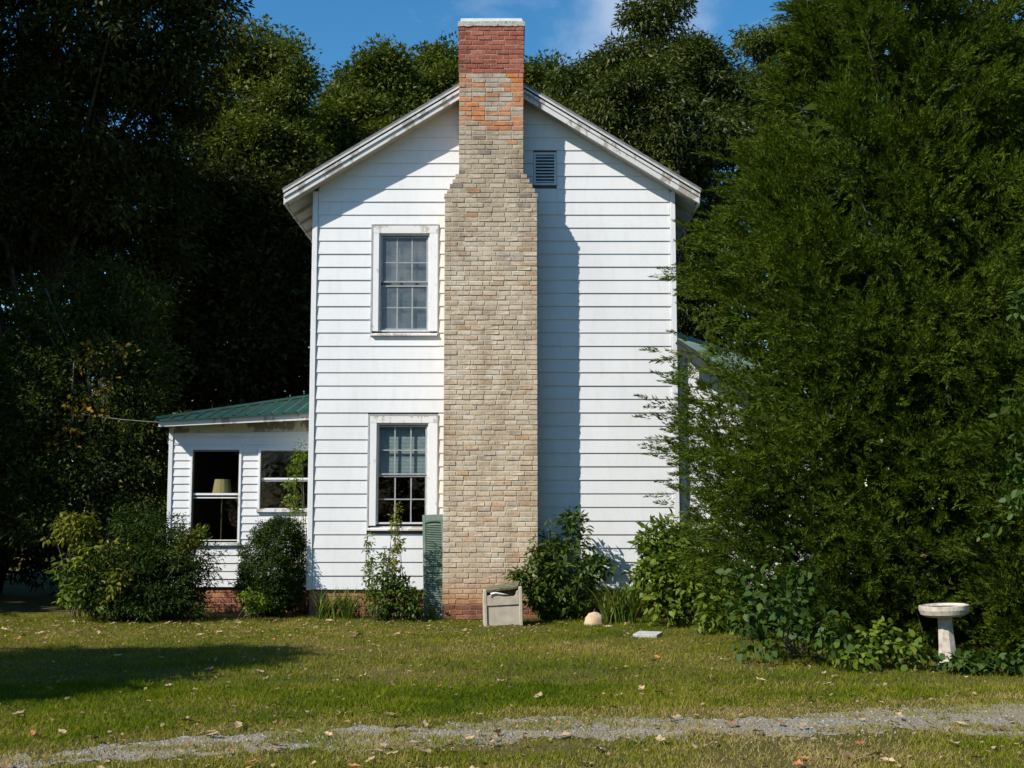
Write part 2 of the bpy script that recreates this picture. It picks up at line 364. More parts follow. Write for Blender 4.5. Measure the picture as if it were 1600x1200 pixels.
def empty(name, loc, rot=(0, 0, 0), parent=None):
    o = bpy.data.objects.new(name, None); COL.objects.link(o)
    o.location = loc; o.rotation_euler = rot; o.parent = parent; o.empty_display_size = 0.2
    return o

class MB:
    def __init__(s): s.v = []; s.f = []
    def add(s, vs_, fs):
        k = len(s.v); s.v += [tuple(map(float, p)) for p in vs_]
        s.f += [tuple(i + k for i in f) for f in fs]; return s
    def box(s, x0, x1, y0, y1, z0, z1):
        return s.add([(x0, y0, z0), (x1, y0, z0), (x1, y1, z0), (x0, y1, z0), (x0, y0, z1), (x1, y0, z1), (x1, y1, z1), (x0, y1, z1)],
                     [(0, 3, 2, 1), (4, 5, 6, 7), (0, 1, 5, 4), (1, 2, 6, 5), (2, 3, 7, 6), (3, 0, 4, 7)])
    def prism(s, poly, y0, y1):
        """polygon in x,z (counter-clockwise seen from -y) pushed from y0 back to y1"""
        n = len(poly)
        return s.add([(x, y0, z) for x, z in poly] + [(x, y1, z) for x, z in poly],
                     [tuple(range(n)), tuple(range(2 * n - 1, n - 1, -1))] + [((i + 1) % n, i, i + n, (i + 1) % n + n) for i in range(n)])
    def slab(s, a, b, c, d, t):
        """quad a,b,c,d thickened by t along its normal"""
        a, b, c, d = map(lambda p: np.array(p, float), (a, b, c, d))
        nrm = np.cross(b - a, d - a); nrm /= np.linalg.norm(nrm); o = nrm * t
        return s.add([a, b, c, d, a - o, b - o, c - o, d - o], [(0, 1, 2, 3), (7, 6, 5, 4), (0, 4, 5, 1), (1, 5, 6, 2), (2, 6, 7, 3), (3, 7, 4, 0)])
    def lathe(s, prof, n=24, cx=0.0, cy=0.0, wob=None):
        k = len(s.v)
        for r, z in prof:
            for i in range(n):
                a = 2 * math.pi * i / n; rr = r * (1 + (wob(i) if wob else 0))
                s.v.append((cx + rr * math.cos(a), cy + rr * math.sin(a), z))
        for j in range(len(prof) - 1):
            for i in range(n):
                s.f.append((k + j * n + i, k + j * n + (i + 1) % n, k + (j + 1) * n + (i + 1) % n, k + (j + 1) * n + i))
        s.f.append(tuple(k + i for i in range(n - 1, -1, -1))); s.f.append(tuple(k + (len(prof) - 1) * n + i for i in range(n)))
        return s
    def tube(s, pts, rads, n=6):
        pts = [np.array(p, float) for p in pts]; k = len(s.v)
        for i, p in enumerate(pts):
            d = pts[min(i + 1, len(pts) - 1)] - pts[max(i - 1, 0)]; d /= np.linalg.norm(d) + 1e-9
            u = np.cross(d, (0.3, 0.2, 1.0) if abs(d[2]) < 0.9 else (1.0, 0.1, 0)); u /= np.linalg.norm(u); w = np.cross(d, u)
            for j in range(n):
                a = 2 * math.pi * j / n
                s.v.append(tuple(p + rads[i] * (math.cos(a) * u + math.sin(a) * w)))
        for i in range(len(pts) - 1):
            for j in range(n):
                s.f.append((k + i * n + j, k + i * n + (j + 1) % n, k + (i + 1) * n + (j + 1) % n, k + (i + 1) * n + j))
        s.f.append(tuple(k + (len(pts) - 1) * n + j for j in range(n)))
        return s
    def mesh(s, name, mat, smooth=False):
        me = bpy.data.meshes.new(name); me.from_pydata(s.v, [], s.f); me.update()
        if mat: me.materials.append(MATS[mat])
        if smooth: me.polygons.foreach_set('use_smooth', [True] * len(me.polygons))
        return me
    def build(s, name, mat, parent=None, loc=(0, 0, 0), rot=(0, 0, 0), smooth=False):
        return place(name, s.mesh(name, mat, smooth), parent, loc, rot)

def place(name, me, parent=None, loc=(0, 0, 0), rot=(0, 0, 0), scale=(1, 1, 1)):
    o = bpy.data.objects.new(name, me); COL.objects.link(o)
    o.parent = parent; o.location = loc; o.rotation_euler = rot; o.scale = scale
    return o

def bevel(o, w=0.004, seg=1):
    m = o.modifiers.new('bevel', 'BEVEL'); m.width = w; m.segments = seg; m.limit_method = 'ANGLE'
    return o

def np_mesh(name, V, nper, mat, attr=None, smooth=False):
    """V: (n*nper,3) one face of nper corners per nper vertices; attr: per-face float 'v'"""
    me = bpy.data.meshes.new(name); N = len(V); nf = N // nper
    me.vertices.add(N); me.vertices.foreach_set('co', np.ascontiguousarray(V, np.float32).ravel())
    me.loops.add(N); me.loops.foreach_set('vertex_index', np.arange(N, dtype=np.int32))
    me.polygons.add(nf); me.polygons.foreach_set('loop_start', np.arange(0, N, nper, dtype=np.int32))
    me.update(calc_edges=True)
    if attr is not None:
        at_ = me.attributes.new('v', 'FLOAT', 'FACE'); at_.data.foreach_set('value', np.ascontiguousarray(attr, np.float32))
    me.materials.append(MATS[mat])
    return me

def unit(a): return a / (np.linalg.norm(a, axis=-1, keepdims=True) + 1e-9)
def rdir(rng, n): return unit(rng.normal(size=(n, 3)))

def leaf_quads(P, A, N, L, W, mid=0.45, curl=0.12, rounded=False):
    S = unit(np.cross(A, N)); M = np.cross(S, A)
    L = L[:, None]; W = W[:, None]
    b = P; t = P + A * L - M * L * curl
    if rounded:
        o_ = lambda f, s_, k_: P + A * L * f + S * W * s_ + M * W * k_
        return np.stack([b, o_(0.28, 0.46, 0.16), o_(0.66, 0.40, 0.08), t, o_(0.66, -0.40, 0.08), o_(0.28, -0.46, 0.16)], 1).reshape(-1, 3)
    lft = P + A * L * mid + S * W * 0.5 + M * W * 0.18
    rgt = P + A * L * mid - S * W * 0.5 + M * W * 0.18
    return np.stack([b, lft, t, rgt], 1).reshape(-1, 3)

def leaf_tris(P, A, N, L, W):
    S = unit(np.cross(A, N)) * W[:, None] * 0.5
    return np.stack([P + S, P - S, P + A * L[:, None]], 1).reshape(-1, 3)

def lob(u, v, Y, ru, rv, rd=None):
    """ellipsoid whose outline is ru x rv pixels about pixel u,v at depth Y"""
    c = at(u, v, Y); k = Y / F_PX
    return (c, np.array((ru * k, (rd if rd is not None else 0.8 * ru * k), rv * k)))

def sample_clusters(rng, lobes, n, inner=0.35, rough=False):
    w = np.array([np.prod(r) ** (2 / 3) for c, r in lobes]); w /= w.sum()
    k = rng.choice(len(lobes), n, p=w)
    C = np.array([c for c, r in lobes])[k]; R = np.array([r for c, r in lobes])[k]
    d = rdir(rng, n); u = (inner + (1 - inner) * rng.random(n) ** 0.5) * (rng.uniform(0.86, 1.20, n) if rough else 1.0)
    return C + d * R * u[:, None], d

def foliage(rng, centres, dirs, per, cr, L, W, droop=0.25, flat=0.65, out=0.7, rounded=False, tri=False):
    n = len(centres)
    crs = cr * rng.uniform(0.42, 1.3, n)
    cnt = np.maximum(4, (per * (crs / cr) ** 1.6 * rng.uniform(0.6, 1.3, n)).astype(int))
    k = np.repeat(np.arange(n), cnt); m = len(k)
    off = rdir(rng, m) * (rng.random(m) ** 0.5)[:, None]; off[:, 2] *= flat
    P = centres[k] + off * crs[k][:, None]
    A = unit(off * 0.8 + rdir(rng, m) * 0.7 + dirs[k] * out * 0.6 + np.array((0, 0, -droop)))
    N = unit(rdir(rng, m) * 0.75 + np.array((0, 0, 0.7)) + dirs[k] * 0.25)
    ls = rng.uniform(0.65, 1.25, m)
    V = leaf_tris(P, A, N, L * ls, W * ls) if tri else leaf_quads(P, A, N, L * ls, W * ls, rounded=rounded)
    tone = rng.random(n)
    v = np.clip(0.55 * rng.random(m) + 0.45 * tone[k], 0, 1)
    return V, v

def limbs(mb, rng, base, top, targets, r0, n_limb, rt=0.012):
    """tapered trunk base->top and bent limbs out to some of the clusters"""
    base = np.array(base, float); top = np.array(top, float)
    ts = np.linspace(0, 1, 7); wob = rng.normal(scale=0.03, size=(7, 3)) * np.linalg.norm(top - base) * 0.25
    wob[0] = 0; wob[:, 2] = 0
    pts = [base + (top - base) * t + wob[i] for i, t in enumerate(ts)]
    mb.tube(pts, [r0 * 1.35] + [r0 * (1 - 0.85 * t) for t in ts[1:]], 9)
    if n_limb and len(targets):
        for i in rng.choice(len(targets), min(n_limb, len(targets)), replace=False):
            q = targets[i]
            t = np.clip((q[2] - base[2]) / max(top[2] - base[2], 0.1) * rng.uniform(0.45, 0.85), 0.12, 0.95)
            p = base + (top - base) * t + np.array([np.interp(t, ts, wob[:, j]) for j in range(3)])
            mid = (p + q) / 2 + rng.normal(scale=0.08, size=3) * np.linalg.norm(q - p); mid[2] += 0.06 * np.linalg.norm(q - p)
            rr = max(rt * 1.5, r0 * 0.33 * (1 - 0.6 * t))
            mb.tube([p, mid, q], [rr, rr * 0.6, rt], 5)

def tree(name, label, base, lobes, ncl, per, L, W, mat, cr, trunk_r, seed, group=None, droop=0.25, n_limb=26, bark='bark',
         cat='tree', inner=0.35, flat=0.65, stems=None):
    rng = np.random.default_rng(seed)
    base = np.array(base, float)
    C, D = sample_clusters(rng, lobes, ncl, inner, inner < 0.6)
    C[:, 2] = np.maximum(C[:, 2], 0.12)
    e = tag(empty(name, base), label, cat, group)
    rd_ = stems is not None and W > 0.03
    tri_ = stems is None
    V, v = foliage(rng, C, D, per, cr, L, W, droop, flat, rounded=rd_, tri=tri_)
    V[:, 2] = np.maximum(V[:, 2], 0.01)
    place('crown' if cat == 'tree' else 'foliage', np_mesh('crown', V - base, 3 if tri_ else (6 if rd_ else 4), mat, v), e)
    mb = MB()
    if stems is None:
        tp = float(np.percentile([c[2] for c, r in lobes], 72)); cx = np.mean([c for c, r in lobes], 0)
        limbs(mb, rng, (0, 0, -0.05), np.array((cx[0], cx[1], tp)) - base, C - base, trunk_r, n_limb)
        mb.build('trunk', bark, e, smooth=True)
    else:
        for i in (rng.choice(len(C), min(stems, len(C)), replace=False) if stems else []):
            q = C[i] - base; b = np.array((rng.normal(scale=0.12), rng.normal(scale=0.08), -0.02))
            m = b * 0.4 + q * 0.5; m[2] = q[2] * 0.6
            mb.tube([b, m, q], [trunk_r, trunk_r * 0.8, trunk_r * 0.35], 5)
        if stems: mb.build('stem', bark, e, smooth=True)
    return e

def plume_foliage(rng, P0, D, per, plen, L, W, tones=None):
    """feathery cedar sprays: short scale-leaf twigs along each plume axis"""
    n = len(P0); k = np.repeat(np.arange(n), per); m = len(k)
    t = rng.random(m) ** 0.8; pl = plen * rng.uniform(0.6, 1.35, n)
    rad = rdir(rng, m); A0 = D[k]
    rad = unit(rad - A0 * np.sum(rad * A0, 1, keepdims=True))
    sag = np.zeros((m, 3)); sag[:, 2] = -0.12 * t * t
    P = P0[k] + A0 * (t * pl[k])[:, None] + sag * pl[k][:, None] + rad * (0.035 * (1 - t))[:, None]
    A = unit(A0 * 1.1 + rad * (0.85 - 0.45 * t)[:, None] + rdir(rng, m) * 0.25)
    N = unit(rdir(rng, m) + np.array((0, 0, 0.4)))
    s = rng.uniform(0.6, 1.3, m) * (1.15 - 0.5 * t)
    V = leaf_tris(P, A, N, L * s, W * s)
    tone = rng.random(n) * 0.5 + 0.5 * (rng.random(n) if tones is None else tones)
    return V, np.clip(0.35 * rng.random(m) + 0.5 * tone[k] + 0.2 * t - 0.03, 0, 1)

def cedar(name, label, base, prof, n_plume, per, plen, L, W, trunk_r, seed, per_bough=34, mat='leaf_cedar', cat='tree', group=None, keep=None):
    """prof: list of (z, radius); plumes fill the outer half of that body of revolution"""
    rng = np.random.default_rng(seed); base = np.array(base, float)
    zs = np.array([p[0] for p in prof]); rs = np.array([p[1] for p in prof])
    zz = np.linspace(zs[0], zs[-1], 200); rr = np.interp(zz, zs, rs); cdf = np.cumsum(rr + 0.05); cdf /= cdf[-1]
    nb = n_plume // per_bough
    zb = np.interp((np.arange(nb) + rng.random(nb)) / nb, cdf, zz); ab = np.arange(nb) * 2.39996 + rng.normal(scale=0.35, size=nb)
    Rb = np.interp(zb, zs, rs) * rng.uniform(0.80, 1.03, nb)
    k = np.repeat(np.arange(nb), per_bough); n_plume = len(k)
    # each bough rises outwards from the trunk; plumes crowd round its outer two thirds
    t = 0.50 + 0.50 * rng.random(n_plume) ** 0.8
    fat = np.clip(Rb * 0.125, 0.10, 0.36)[k] * (1.25 - 0.65 * t)
    sp = rng.normal(size=(n_plume, 3)) * fat[:, None]; sp[:, 2] *= 0.75
    rise = 0.30 * Rb
    zz_ = zb[k] + rise[k] * (t - 0.8) + 0.10 * Rb[k] * np.sin(t * 2.6)
    P = np.stack([Rb[k] * t * np.cos(ab[k]), Rb[k] * t * np.sin(ab[k]), zz_], 1) + sp
    outd = np.stack([np.cos(ab[k]), np.sin(ab[k]), np.zeros(n_plume)], 1)
    D = unit(outd * 0.75 + unit(sp) * 0.55 + rdir(rng, n_plume) * 0.40 + np.array((0, 0, 0.38)))
    P -= D * plen * 0.45
    P[:, 2] = np.maximum(P[:, 2], 0.03)
    bt = rng.random(nb)[k]
    if keep is not None:
        ok = keep(P + base); P, D, bt = P[ok], D[ok], bt[ok]
    V, v = plume_foliage(rng, P, D, per, plen, L, W, bt)
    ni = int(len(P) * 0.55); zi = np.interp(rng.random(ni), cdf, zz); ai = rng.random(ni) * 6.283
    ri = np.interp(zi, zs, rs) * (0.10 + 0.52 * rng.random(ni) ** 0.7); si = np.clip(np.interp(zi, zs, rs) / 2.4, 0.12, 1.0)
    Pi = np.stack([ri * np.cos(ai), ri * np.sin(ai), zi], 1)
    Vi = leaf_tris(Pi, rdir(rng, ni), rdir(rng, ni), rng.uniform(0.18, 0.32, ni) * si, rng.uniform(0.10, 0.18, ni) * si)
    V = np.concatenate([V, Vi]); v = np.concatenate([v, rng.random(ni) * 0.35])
    V[:, 2] = np.maximum(V[:, 2], 0.01 - base[2])
    e = tag(empty(name, base), label, cat, group)
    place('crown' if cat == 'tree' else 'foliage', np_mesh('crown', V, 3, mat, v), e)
    mb = MB(); tg = P[rng.choice(len(P), min(160, len(P)), replace=False)]
    limbs(mb, rng, (0, 0, -0.05), (0, 0, zs[-1] * 0.96), tg, trunk_r, 45, 0.006)
    mb.build('trunk', 'bark', e, smooth=True)
    return e

def vnoise(x, y, seed=0, scale=1.0):
    """smooth 2-D value noise in 0..1"""
    r = np.random.default_rng(seed).random((64, 64))
    x = x * scale + 1000; y = y * scale + 1000
    xi = np.floor(x).astype(int); yi = np.floor(y).astype(int); fx = x - xi; fy = y - yi
    fx = fx * fx * (3 - 2 * fx); fy = fy * fy * (3 - 2 * fy)
    g = lambda i, j: r[i % 64, j % 64]
    return (g(xi, yi) * (1 - fx) + g(xi + 1, yi) * fx) * (1 - fy) + (g(xi, yi + 1) * (1 - fx) + g(xi + 1, yi + 1) * fx) * fy

# ------------------------------------------------------------------ ground, gravel drive
g_ = MB(); S_ = 600.0
g_.add([(-S_, -S_, 0), (S_, -S_, 0), (S_, S_, 0), (-S_, S_, 0)], [(0, 1, 2, 3)])
tag(g_.build('ground', 'ground'), 'lawn and earth around the white house', kind='structure')

UP = [(-500, 1228), (-200, 1203), (0, 1186), (75, 1181), (175, 1166), (370, 1148), (550, 1138), (800, 1127), (1000, 1121), (1200, 1121), (1300, 1115), (1450, 1105), (1600, 1098), (1900, 1090), (2400, 1080)]
LO = [(-500, 1268), (-200, 1226), (0, 1204), (150, 1192), (300, 1181), (450, 1176), (700, 1166), (800, 1158), (1000, 1153), (1250, 1147), (1440, 1145), (1600, 1153), (1900, 1160), (2400, 1150)]
UPw = np.array([gnd(u, v)[:2] for u, v in UP]); LOw = np.array([gnd(u, v)[:2] for u, v in LO])
def strip_far(x): return np.interp(x, UPw[:, 0], UPw[:, 1])
def strip_near(x): return np.interp(x, LOw[:, 0], LOw[:, 1])
def edge_n(x, s): return (vnoise(x, x * 0 + s, 5, 2.3) - 0.5) * 0.22 + (vnoise(x, x * 0 + s, 6, 9.0) - 0.5) * 0.26 + (vnoise(x, x * 0 + s, 16, 23.0) - 0.5) * 0.14
xs = np.linspace(-6.5, 9.5, 900)
yf = strip_far(xs) + edge_n(xs, 0.3); yn = np.minimum(strip_near(xs) + edge_n(xs, 3.7), yf - 0.12)
gp = MB()
gp.add([(x, y, 0.004) for x, y in zip(xs, yf)] + [(x, y, 0.004) for x, y in zip(xs, yn)],
       [(i + 900, i + 901, i + 1, i) for i in range(899)])
tag(gp.build('gravel_path', 'gravel_bed'), 'grey gravel wheel track crossing the lawn', kind='structure')

# loose stones of the track
rng = np.random.default_rng(11)
n = 8000
x = rng.uniform(-6.3, 9.3, n); fy = rng.random(n)
y = np.interp(x, xs, yn) + fy * (np.interp(x, xs, yf) - np.interp(x, xs, yn)) + rng.normal(scale=0.13, size=n)
s = rng.uniform(0.004, 0.012, n) * (0.7 + 0.6 * rng.random(n))
oc = np.array([(1, 0, 0), (0, 1, 0), (-1, 0, 0), (0, -1, 0), (0, 0, 0.8)], float)
tri = [(0, 1, 4), (1, 2, 4), (2, 3, 4), (3, 0, 4)]
ang = rng.random(n) * 6.28; ca, sa = np.cos(ang), np.sin(ang)
vv = oc[None] * s[:, None, None] * rng.uniform(0.6, 1.4, (n, 5, 1))
vx = vv[..., 0] * ca[:, None] - vv[..., 1] * sa[:, None]; vy = vv[..., 0] * sa[:, None] + vv[..., 1] * ca[:, None]
pv = np.stack([vx + x[:, None], vy + y[:, None], vv[..., 2] + 0.005], -1)
V = pv[:, np.array(tri).ravel()].reshape(-1, 3)
tag(place('gravel', np_mesh('gravel', V, 3, 'gravel_stone', np.repeat(rng.random(n), 4))), 'loose grey stones on the wheel track', 'gravel', kind='stuff')

# ------------------------------------------------------------------ the house
HY = 18.9
house = tag(empty('farmhouse', (0, HY, 0)), 'two-storey white clapboard farmhouse with brick chimney on its gable end', 'house')
def hx(u, v, dy=0.0): return at(u, v, HY + dy)[0]
def hz(u, v, dy=0.0): return at(u, v, HY + dy)[2]
XL, XR, XC = -3.145, 2.575, -0.315
SL = 0.617; ZAP = 8.60; OV = 0.30; EAVE = 3.26; DEPTH = 9.0
EXPO = 0.2095; Z0 = 0.42
CH_D = 0.52                                    # chimney depth in front of the wall
CHL = (-1.042, 0.392); CHU = (-0.828, 0.182); Z_SH0, Z_SH1, Z_RED, Z_MIX, Z_TOP = 6.42, 6.80, 8.42, 7.50, 9.20
rnd = random.Random(4)

# windows: outer casing, sash, panes from the photograph
WIN = {
    'up': dict(o=(580, 351, 685, 525), s=(592, 365, 671, 518), gu=(597.5, 371, 666, 438.5), gl=(596, 447, 666, 512.5), mx=(620, 643.5), mu=409.5, ml=479.5),
    'lo': dict(o=(574.5, 648, 684, 829), s=(588, 661, 669, 819), gu=(592.5, 667, 664, 739.5), gl=(590.5, 745, 663.5, 816), mx=(616.5, 641.5), mu=703, ml=780),
}
def rect(p, dy=0.0):
    u0, v0, u1, v1 = p; um = (u0 + u1) / 2; vm = (v0 + v1) / 2
    return hx(u0, vm, dy), hx(u1, vm, dy), hz(um, v1, dy), hz(um, v0, dy)
HOLES = [rect(WIN['up']['o']), rect(WIN['lo']['o'])]
VENT = rect((833.5, 239, 869.5, 290))

def gable_half(z): return (ZAP - 0.10 - z) / SL

# wall core with openings (sheathing just behind the boards), plus the other walls
wall = empty('wall', (0, 0, 0), parent=house)
core = MB()
def wall_grid(mb, x0, x1, z0, z1, holes, y0, y1):
    xs_ = sorted({x0, x1} | {h[0] + 0.05 for h in holes} | {h[1] - 0.05 for h in holes})
    zs_ = sorted({z0, z1} | {h[2] + 0.05 for h in holes} | {h[3] - 0.05 for h in holes})
    for i in range(len(xs_) - 1):
        for j in range(len(zs_) - 1):
            xm = (xs_[i] + xs_[i + 1]) / 2; zm = (zs_[j] + zs_[j + 1]) / 2
            if any(h[0] < xm < h[1] and h[2] < zm < h[3] for h in holes): continue
            mb.box(xs_[i], xs_[i + 1], y0, y1, zs_[j], zs_[j + 1])
wall_grid(core, XL + 0.02, XR - 0.02, 0.40, 6.50, HOLES, 0.004, 0.10)
core.prism([(XL + 0.05, 6.50), (XR - 0.05, 6.50), (XC, ZAP - 0.12)], 0.004, 0.10)
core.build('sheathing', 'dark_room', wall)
side = MB()
side.box(XL, XL + 0.1, 0.102, DEPTH, 0.40, 6.62); side.box(XR - 0.1, XR, 0.102, DEPTH, 0.40, 6.62); side.box(XL + 0.1, XR - 0.1, DEPTH - 0.1, DEPTH, 0.40, 6.62)
side.build('side_wall', 'siding', house)
fl = MB(); fl.box(XL + 0.1, XR - 0.1, 0.102, DEPTH - 0.1, 0.5, 0.6); fl.box(XL + 0.1, XR - 0.1, 0.102, DEPTH - 0.1, 3.35, 3.55); fl.box(XL + 0.1, XR - 0.1, 0.102, DEPTH - 0.1, 6.3, 6.4)
fl.box(XL + 0.1, XR - 0.1, 2.6, 2.7, 0.6, 3.35); fl.box(XL + 0.1, XR - 0.1, 2.6, 2.7, 3.55, 6.3)
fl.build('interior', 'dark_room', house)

def board(x0, x1, zb, zt, y, mat, parent, clip=None):
    yb = y - 0.019 + rnd.uniform(-0.0015, 0.0015); yt = y - 0.003
    a0, a1, b0, b1 = x0, x1, x0, x1
    if clip:
        hb, ht = clip(zb), clip(zt)
        a0, a1 = max(x0, XC - hb), min(x1, XC + hb); b0, b1 = max(x0, XC - ht), min(x1, XC + ht)
        if a1 - a0 < 0.05: return
        if b1 - b0 < 0.01: b0 = b1 = (max(a0, min(a1, (b0 + b1) / 2))); b1 += 0.01
    dz = rnd.uniform(-0.002, 0.002)
    m = MB().add([(a0, yb, zb + dz), (a1, yb, zb + dz), (b1, yt, zt), (b0, yt, zt), (a0, y, zb + dz), (a1, y, zb + dz), (b1, y, zt), (b0, y, zt)],
                 [(0, 1, 2, 3), (1, 0, 4, 5), (1, 5, 6, 2), (0, 3, 7, 4), (3, 2, 6, 7), (5, 4, 7, 6)])
    m.build('siding_board', mat, parent)

def cut(iv, h0, h1):
    out = []
    for a, b in iv:
        if h1 <= a or h0 >= b: out.append((a, b)); continue
        if h0 - a > 0.02: out.append((a, h0))
        if b - h1 > 0.02: out.append((h1, b))
    return out
k = 0
while True:
    zb = Z0 + EXPO * k; zt = zb + EXPO + 0.006
    if zb > ZAP - 0.2: break
    zm = (zb + zt) / 2
    iv = [(XL + 0.075, XR - 0.075)]
    chx = CHL if zm < 6.5 else CHU
    iv = cut(iv, chx[0] + 0.04, chx[1] - 0.04)
    jobs = []
    for h in HOLES + [VENT]:
        if zt > h[2] + 0.004 and zb < h[3] - 0.004:
            if zb >= h[2] - 0.07 and zt <= h[3] + 0.07: iv = cut(iv, h[0] - 0.004, h[1] + 0.004)
            else:                                             # board notched above or below the opening
                lo_, hi_ = max(zb, h[2]), min(zt, h[3])
                rest = [(zb, h[2])] if h[2] - zb > 0.02 else []
                if zt - h[3] > 0.02: rest.append((h[3], zt))
                iv2 = cut(iv, h[0] - 0.004, h[1] + 0.004)
                for r0_, r1_ in rest: jobs.append((h[0] - 0.004, h[1] + 0.004, r0_, r1_))
                iv = iv2
    for a, b in iv:
        cream = (HOLES[1][1] - 0.05 < a < CHL[0]) and (b - a < 0.3)
        board(a, b, zb, zt, 0.0, 'siding_cream' if cream else 'siding', wall, gable_half if zt > 6.45 else None)
    for a, b, c, d in jobs:
        b = min(b, CHL[0] + 0.04) if a < CHL[0] else b
        board(a, b, c, d, 0.0, 'siding', wall)
    k += 1

cb = MB(); cb.box(XL - 0.012, XL + 0.07, -0.036, 0.05, Z0 - 0.01, 6.66); bevel(cb.build('corner_board', 'siding', house))
cb = MB(); cb.box(XR - 0.07, XR + 0.012, -0.036, 0.05, Z0 - 0.01, 6.66); bevel(cb.build('corner_board', 'siding', house))

# main roof: two slopes with shingle edge, rake boards, mouldings, soffits
roof = empty('roof', (0, 0, 0), parent=house)
for sg in (-1, 1):
    ex = XC + sg * EAVE; ez = ZAP - SL * EAVE
    m = MB()
    A_ = (XC, -OV - 0.02, ZAP); B_ = (ex, -OV - 0.02, ez); C_ = (ex, DEPTH + OV, ez); D_ = (XC, DEPTH + OV, ZAP)
    (m.slab(A_, B_, C_, D_, 0.045) if sg < 0 else m.slab(D_, C_, B_, A_, 0.045)).build('roof_slope', 'roof_shingle', roof)
    def band(top, bot, y0, y1, mat, nm, x_in=0.0, x_out=0.0):
        xi = XC + sg * x_in; xo = ex - sg * x_out
        za = ZAP - SL * x_in; zo = ZAP - SL * (EAVE - x_out)
        poly = [(xi, za - bot), (xo, zo - bot), (xo, zo - top), (xi, za - top)]
        if sg < 0: poly = poly[::-1]
        return MB().prism(poly, y0, y1).build(nm, mat, roof)
    band(-0.004, 0.030, -OV - 0.034, -OV - 0.021, 'drip_metal', 'drip_edge')
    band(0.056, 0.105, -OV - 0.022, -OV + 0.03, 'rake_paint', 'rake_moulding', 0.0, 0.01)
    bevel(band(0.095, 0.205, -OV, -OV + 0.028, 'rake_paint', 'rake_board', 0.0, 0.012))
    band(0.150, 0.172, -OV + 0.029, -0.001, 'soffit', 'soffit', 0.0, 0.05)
    # eave: soffit planks and fascia along the side of the house
    x0, x1 = (ex + 0.02, XL) if sg < 0 else (XR, ex - 0.02)
    z_in = ez + SL * (EAVE - (XC - XL if sg < 0 else XR - XC)); zb_ = ez - 0.15
    m = MB()
    if sg < 0: m.slab((x0, 0.0, zb_), (x1, 0.0, z_in - 0.15), (x1, DEPTH, z_in - 0.15), (x0, DEPTH, zb_), 0.02)
    else: m.slab((x0, 0.0, z_in - 0.15), (x1, 0.0, zb_), (x1, DEPTH, zb_), (x0, DEPTH, z_in - 0.15), 0.02)
    m.build('eave_soffit', 'soffit', roof)
    MB().box(min(ex, ex - sg * 0.025), max(ex, ex - sg * 0.025), -OV + 0.03, DEPTH + OV, ez - 0.20, ez - 0.05).build('fascia', 'rake_paint', roof)
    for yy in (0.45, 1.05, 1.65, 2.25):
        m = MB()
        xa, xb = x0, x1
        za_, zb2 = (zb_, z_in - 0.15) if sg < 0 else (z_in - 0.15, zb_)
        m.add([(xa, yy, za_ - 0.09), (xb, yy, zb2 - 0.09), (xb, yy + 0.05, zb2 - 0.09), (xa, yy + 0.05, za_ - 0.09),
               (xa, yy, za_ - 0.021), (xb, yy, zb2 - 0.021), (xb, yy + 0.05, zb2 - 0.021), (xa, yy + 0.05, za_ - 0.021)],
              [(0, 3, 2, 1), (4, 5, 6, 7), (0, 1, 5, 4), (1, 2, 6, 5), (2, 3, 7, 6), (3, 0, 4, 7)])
        m.build('rafter_tail', 'soffit', roof)

